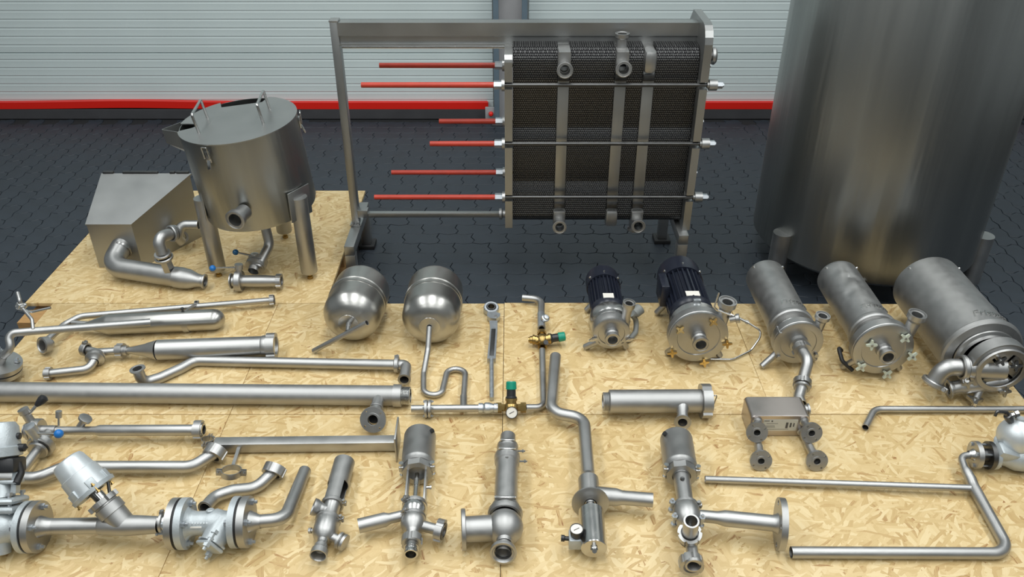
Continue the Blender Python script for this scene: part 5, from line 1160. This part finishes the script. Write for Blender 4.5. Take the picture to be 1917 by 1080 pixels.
# ------------------------------------------------------------------ round-bodied safety valve
gv = thing('safety_valve', 'ball-bodied safety valve with stacked clamps on its neck and a flanged side outlet', 'valve', G(940, 990, 0))
A, B = G(951, 815, 0.060), G(945, 985, 0.060); d = (B-A).normalized(); n = (B-A).length; x, y, _ = basis(d)
turn(gv, 'cap', A, d, [(0.003, 0), (0, 0.022), (0.004, 0.026), (n*0.10, 0.027), (n*0.14, 0.031)], 'steel_blasted', 32)
turn(gv, 'upper_neck', A+d*n*0.10, d, [(0, 0.026), (n*0.03, 0.033), (n*0.20, 0.036)], 'steel_blasted', 32)
for q, rr in ((0.15, 0.036), (0.27, 0.043)):
    c_ = ring(gv, 'clamp', A+d*n*q, d, rr, rr*0.7, 0.018, 'steel', bev=0.3); cc_ = A+d*n*q+y*rr*0.92
    mk('clamp_hinge', box(cc_, rr*1.3, 0.008, 0.010, x, d, y, 0.002), 'steel_polished', c_); bolt(c_, A+d*n*(q+0.04)+x*rr*1.02, x, 0.006, -0.004, 0.012, 'steel_polished')
turn(gv, 'spring_housing', A+d*n*0.28, d, [(0, 0.042), (n*0.05, 0.041), (n*0.06, 0.036), (n*0.50, 0.036), (n*0.53, 0.044), (n*0.60, 0.044)], 'steel_blasted', 40)
turn(gv, 'housing_screw', A+d*n*0.36+y*0.035, y, [(0, 0.005), (0.006, 0.004), (0.006, 0)], 'steel', 8)
c_ = ring(gv, 'clamp', A+d*n*0.875, d, 0.054, 0.036, 0.020, 'steel', bev=0.3); mk('clamp_hinge', box(A+d*n*0.83+y*0.049, 0.066, 0.008, 0.012, x, d, y, 0.002), 'steel_polished', c_)
bc = B+d*0.004; rb = 0.0560
turn(gv, 'ball_body', bc-d*rb, d, [(rb-rb*math.cos(PI*(i+1.5)/12), rb*math.sin(PI*(i+1.5)/12)) for i in range(9)]+[(rb*1.9, 0.024), (rb*2.1, 0.022)], 'steel_blasted', 44)
be = G(942, 1034, 0.052); dd = (be-bc).normalized(); dd = (dd+V3((0, -0.1, 0.28))).normalized()
turn(gv, 'bottom_port', bc+d*0.04, be-bc-d*0.04, [(0, 0.030), (0.012, 0.022), ((be-bc-d*0.04).length, 0.022)], 'steel', 32)
turn(gv, 'port_ring', be, dd, [(-0.012, 0.024), (-0.010, 0.038), (0, 0.040), (0.006, 0.039), (0.006, 0.033), (0.002, 0.030), (0.0, 0.026), (-0.03, 0.024), (-0.03, 0)], 'steel', 36)
fe = G(868, 991, 0.062); dd = (fe-bc).normalized(); nn = (fe-bc).length
turn(gv, 'outlet_pipe', bc, dd, [(0.03, 0.039), (nn, 0.0385), (nn, 0.034), (0.04, 0.034)], 'steel_blasted', 36); ring(gv, 'outlet_flange', fe-dd*0.0, dd, 0.0615, 0.034, 0.013, 'steel_blasted', 44)

# ------------------------------------------------------------------ bent pipe with pressure valve, gauge and positioner
bv = thing('bent_pipe_valve', 'tall swan-necked pipe ending in a polished round valve with a black gauge', 'pipe assembly', G(1090, 930, 0))
w = [G(1040, 667, 0.050), G(1031, 772, 0.050), G(1093, 783, 0.050), G(1102, 900, 0.060)]
pipe(bv, w, 0, 2.6, rm=0.0215, world=True, name='swan_neck_pipe', wall=0.09, seg=28)
A, B = G(1101, 893, 0.060), G(1112, 1026, 0.060); d = (B-A).normalized(); n = (B-A).length; x, y, _ = basis(d)
turn(bv, 'valve_body', A, d, [(-0.01, 0.0215), (0.006, 0.028), (0.012, 0.033), (n*0.30, 0.033), (n*0.32, 0.028)], 'steel', 36)
bpv = A+d*n*0.27; pe2 = G(1222, 936, 0.060); dd = (pe2-bpv).normalized(); nn = (pe2-bpv).length
turn(bv, 'side_pipe', bpv, dd, [(0.02, 0.029), (nn*0.42, 0.028), (nn*0.52, 0.0225), (nn, 0.0225), (nn, 0.019), (0.03, 0.019)], 'steel', 32)
bdx = (d*0.96+V3((0, 0.05, 0.16))).normalized()
turn(bv, 'collar_disc', A+d*n*0.37, bdx, [(0, 0.02), (0, 0.054), (0.003, 0.058), (0.008, 0.058), (0.010, 0.05), (0.012, 0.02)], 'steel', 44)
turn(bv, 'spindle', A+d*n*0.36, d, [(0, 0.018), (n*0.04, 0.018), (n*0.05, 0.015), (n*0.16, 0.015)], 'steel_polished', 24)
turn(bv, 'actuator', A+d*n*0.50, d, [(0, 0), (0, 0.034), (0.004, 0.0385), (n*0.50, 0.0385), (n*0.51, 0.036), (n*0.51, 0.012), (n*0.515, 0)], 'steel_polished', 44)
turn(bv, 'actuator_tip', A+d*n*1.0, d+V3((0, 0, 0.5)), [(0, 0.011), (0.012, 0.011), (0.014, 0.007), (0.022, 0.007), (0.022, 0)], 'steel_polished', 14)
bo = G(1079, 1010, 0.045); mk('positioner', box(bo, 0.046, 0.046, 0.040, bev=0.004), 'cast_grey', bv)
mk('positioner_arm', box(bo+V3((0.032, 0, -0.004)), 0.03, 0.024, 0.02, bev=0.002), 'cast_grey', bv)
gauge(bv, bo+Za*0.02, (-0.05, -0.10, 1), 0.020, 0.030)
turn(bv, 'air_plug', bo+V3((-0.022, 0.0, 0.004)), (-1, 0.1, 0), [(0, 0.007), (0.012, 0.007), (0.014, 0.010), (0.024, 0.010), (0.024, 0)], 'black_plastic', 12)

# ------------------------------------------------------------------ straight strainer tube
st = thing('strainer_tube', 'straight steel strainer tube with a big end nut and a wire handle', 'filter', G(1225, 770, 0))
A, B = G(1140, 751.5, 0.063), G(1311, 750.5, 0.063); d = (B-A).normalized(); n = (B-A).length; r = 0.0425
turn(st, 'strainer_housing', A, d, [(0, 0.0), (0, r*0.95), (0.002, r), (n, r), (n, r*0.8)], 'steel_blasted', 40)
th = [(0, 0.033)]
for i in range(4): th += [(-0.003-i*0.005, 0.0345), (-0.0055-i*0.005, 0.0325)]
turn(st, 'threaded_end', A, d, th+[(-0.022, 0.0325), (-0.022, 0.026), (0, 0.026), (0, 0)], 'steel', 36)
nut(st, B+d*0.018, d, 0.0625, 0.040, 0.034, 'steel', 4, slot=0.25); turn(st, 'end_plate', B+d*0.022, d, [(0, 0.044), (0.010, 0.044), (0.012, 0)], 'steel', 32)
h = [B+d*0.03+Za*0.022, B+d*0.058+Za*0.026, B+d*0.050-Za*0.026, B+d*0.03-Za*0.022]
mk('wire_handle', tube(fillet(h, 0.006, 4), 0.0025, None, 8, True), 'steel_polished', st)
b0 = G(1277, 755, 0.063); be = G(1278, 791, 0.050); bd = V3((0, -0.97, 0.12)).normalized(); bl_ = 0.085
turn(st, 'branch', b0, be-b0, [(0.02, 0.024), (0.045, 0.0195), ((be-b0).length-0.01, 0.0195)], 'steel', 28); ferrule(st, be, V3((be-b0).normalized())+V3((0, 0, 0.25)), 0.0195, k=1.55)

# ------------------------------------------------------------------ brazed plate exchanger
bz = thing('brazed_exchanger', 'small block-shaped brazed plate exchanger with four round flanged ports', 'heat exchanger', G(1455, 815, 0))
x0, x1, y0, y1, z1 = 0.832, 1.040, 2.225, 2.330, 0.093; rc = 0.014
poly = []
for cx_, cz_, a0 in ((x1-rc, z1-rc, 0), (x0+rc, z1-rc, PI/2), (x0+rc, 0.002+rc, PI), (x1-rc, 0.002+rc, 1.5*PI)):
    for i in range(5): a = a0+PI/2*i/4; poly.append((cx_+rc*math.cos(a), cz_+rc*math.sin(a)))
v, f = [], []; k = 24; npz = len(poly); cxm, czm = (x0+x1)/2, z1/2
for i in range(k+1):
    yy = y0+(y1-y0)*i/k; sc_ = 1.0 if i % 2 else 0.993
    if i in (0, k): sc_ = 0.985
    for a, b in poly: v.append((cxm+(a-cxm)*sc_, yy, czm+(b-czm)*sc_))
for i in range(k):
    for j in range(npz): q = (j+1) % npz; f.append((i*npz+j, i*npz+q, i*npz+npz+q, i*npz+npz+j))
f += [tuple(range(npz)), tuple(range(k*npz, (k+1)*npz))]
mk('plate_block', (v, f), 'copper_steel', bz, True, 60)
lab = mk('type_label', box((0.938, y0-0.001, 0.052), 0.120, 0.0012, 0.050), 'paper_label', bz, False)
for i, (lx, lz, lw, lh) in enumerate(((0.890, 0.072, 0.018, 0.003), (0.908, 0.071, 0.005, 0.006), (0.962, 0.052, 0.008, 0.026), (0.975, 0.053, 0.006, 0.020), (0.986, 0.054, 0.004, 0.016), (0.910, 0.060, 0.040, 0.0012), (0.905, 0.050, 0.030, 0.0012), (0.905, 0.044, 0.034, 0.0012), (0.930, 0.034, 0.080, 0.0010))):
    mk('label_print', box((lx, y0-0.0018, lz), lw, 0.0006, lh), 'ink', lab, False)
def bport(px, py, zz, xs, zs):
    e = G(px, py, zz); s = V3((xs, y0+0.002, zs)); dd = (e-s).normalized(); nn = (e-s).length; ax_ = (dd*0.6+V3((-0.02, -1, 0.45))).normalized()
    turn(bz, 'port_pipe', s, dd, [(0, 0.0165), (0.010, 0.0165), (0.012, 0.013), (nn*0.5, 0.013), (nn*0.55, 0.0145), (nn-0.012, 0.0145), (nn, 0.020)], 'steel', 22)
    flange(bz, e-ax_*0.006, ax_, 0.0365, 0.0115, 0.010, 4, 0.029, 0.0036, 'steel', 0.6)
    ring(bz, 'raised_face', e+ax_*0.0045, ax_, 0.0175, 0.011, 0.002)
bport(1417, 809, 0.080, 0.858, 0.070); bport(1519, 810, 0.080, 1.018, 0.070)
bport(1424.5, 862, 0.036, 0.858, 0.026); bport(1529, 862.5, 0.036, 1.018, 0.026)
turn(bz, 'rear_port', (1.041, 2.29, 0.066), (1, 0, 0.1), [(0, 0.017), (0.010, 0.017), (0.010, 0.022), (0.016, 0.022), (0.016, 0.012), (0.0, 0.012)], 'steel', 24)

# ------------------------------------------------------------------ curved thin pipe
cp = thing('curved_pipe', 'slim straight pipe with one downturned open end behind the steam trap', 'pipe', G(1780, 775, 0))
pipe(cp, [(1620, 800, 0.016), (1637, 766, 0.016), (1990, 766.5, 0.016)], 0, 4.2, rm=0.0125, name='bent_tube')

# ------------------------------------------------------------------ steam trap with pipe loop
tr = thing('steam_trap_loop', 'grey ball-bodied steam trap flanged to a long open pipe loop', 'pipe assembly', G(1850, 900, 0))
z = 0.052; e0 = G(1822, 851, z); e1 = G(1870, 853, z); d = (e1-e0).normalized()
flange(tr, e0, d, 0.046, 0.012, 0.016, 4, 0.035, 0.005, 'steel', 0.8); flange(tr, e0+d*0.045, d, 0.047, 0.012, 0.014, 4, 0.035, 0.005, 'steel_dark', 0.8); ring(tr, 'body_flange', e0+d*0.068, d, 0.046, 0.012, 0.014, 'cast_grey', 36)
turn(tr, 'flange_hub', e0+d*0.012, d, [(0, 0.022), (0.035, 0.022)], 'steel_dark', 20)
bolt_circle(tr, e0, d, 0.035, 4, 0.007, 0.0, 0.076, 0.8)
bc = G(1905, 818, 0.115); rb = 0.062
turn(tr, 'trap_float_chamber', bc+Za*(-rb*0.9)+V3((0, -0.01, 0)), (0, 0.25, 1), [(0, rb*0.5), (rb*0.25, rb*0.80)]+[(rb*0.95-rb*math.cos(PI*i/14), rb*math.sin(PI*i/14)) for i in range(5, 13)]+[(rb*1.92, rb*0.28), (rb*2.02, rb*0.27), (rb*2.02, 0)], 'actuator_silver', 40)
turn(tr, 'trap_body', e0+d*0.072, d, [(0, 0.040), (0.012, 0.030), (0.03, 0.034), (0.06, 0.048), (0.10, 0.050), (0.15, 0.046), (0.2, 0.03)], 'cast_grey', 32)
mk('trap_cover', box(G(1885, 848, 0.075), 0.085, 0.05, 0.05, (1, 0, -0.3), (0, 1, 0.3), (0.3, -0.3, 1), 0.012), 'cast_grey', tr)
turn(tr, 'trap_boss', G(1873, 825, 0.085), (-0.6, -0.5, 0.6), [(0, 0.018), (0.016, 0.018), (0.018, 0.014), (0.018, 0)], 'cast_grey', 20)
turn(tr, 'trap_foot', G(1912, 866, 0.042), (0, -0.8, -0.1), [(0, 0.028), (0.02, 0.028), (0.022, 0.02), (0.022, 0)], 'steel_dark', 20)
vt = G(1893, 791, 0.165); vu = G(1882, 770, 0.21); dv = (vu-vt).normalized()
turn(tr, 'vent_valve', vt-dv*0.01, dv, [(0, 0.014), (0.010, 0.014), (0.012, 0.010), (0.022, 0.010), (0.024, 0.013), (0.045, 0.013), (0.047, 0.008), (0.06, 0.007), (0.06, 0)], 'steel_dark', 8)
turn(tr, 'vent_side', vt+dv*0.03, (1, 0.2, 0.25), [(0, 0.009), (0.02, 0.009), (0.022, 0.013), (0.034, 0.013), (0.036, 0)], 'steel_polished', 8)
mk('vent_tag', box(vt+V3((0.055, 0.005, 0.012)), 0.05, 0.016, 0.008, (1, 0.3, 0.1), (-0.3, 1, 0), (0, 0, 1), 0.002), 'galvanised', tr)
mk('vent_handle', tube(fillet([vt+dv*0.05+V3((0.006, 0, 0)), vt+dv*0.058+V3((-0.03, -0.005, 0.002)), vt+dv*0.045+V3((-0.04, -0.008, -0.004))], 0.006, 4), 0.005, None, 8, True), 'steel_dark', tr)
turn(tr, 'weld_neck', e0+d*0.002, -d, [(0, 0.021), (0.018, 0.0125)], 'steel_polished', 22)
w = [e0, G(1798, 854, 0.050), G(1807, 880, 0.044)]
pipe(tr, w, 0, 2.8, rm=0.0118, world=True, name='trap_elbow', wall=None)
a, b = G(1806, 876, 0.045), G(1816, 895, 0.036); dd = (b-a).normalized(); turn(tr, 'reducer', a, dd, [(0, 0.0122), (0.014, 0.0165), ((b-a).length, 0.0168)], 'steel', 22)
w = [b, G(1822, 910, 0.030), G(1892, 1036, 0.0195), G(1481, 1034, 0.0195)]
pipe(tr, w, 0, 3.0, rm=0.0180, world=True, name='loop_pipe', wall=0.1)
pipe(tr, [G(1822, 914, 0.030), G(1320, 897, 0.016)], 0, rm=0.0118, world=True, name='side_pipe', wall=0.14)
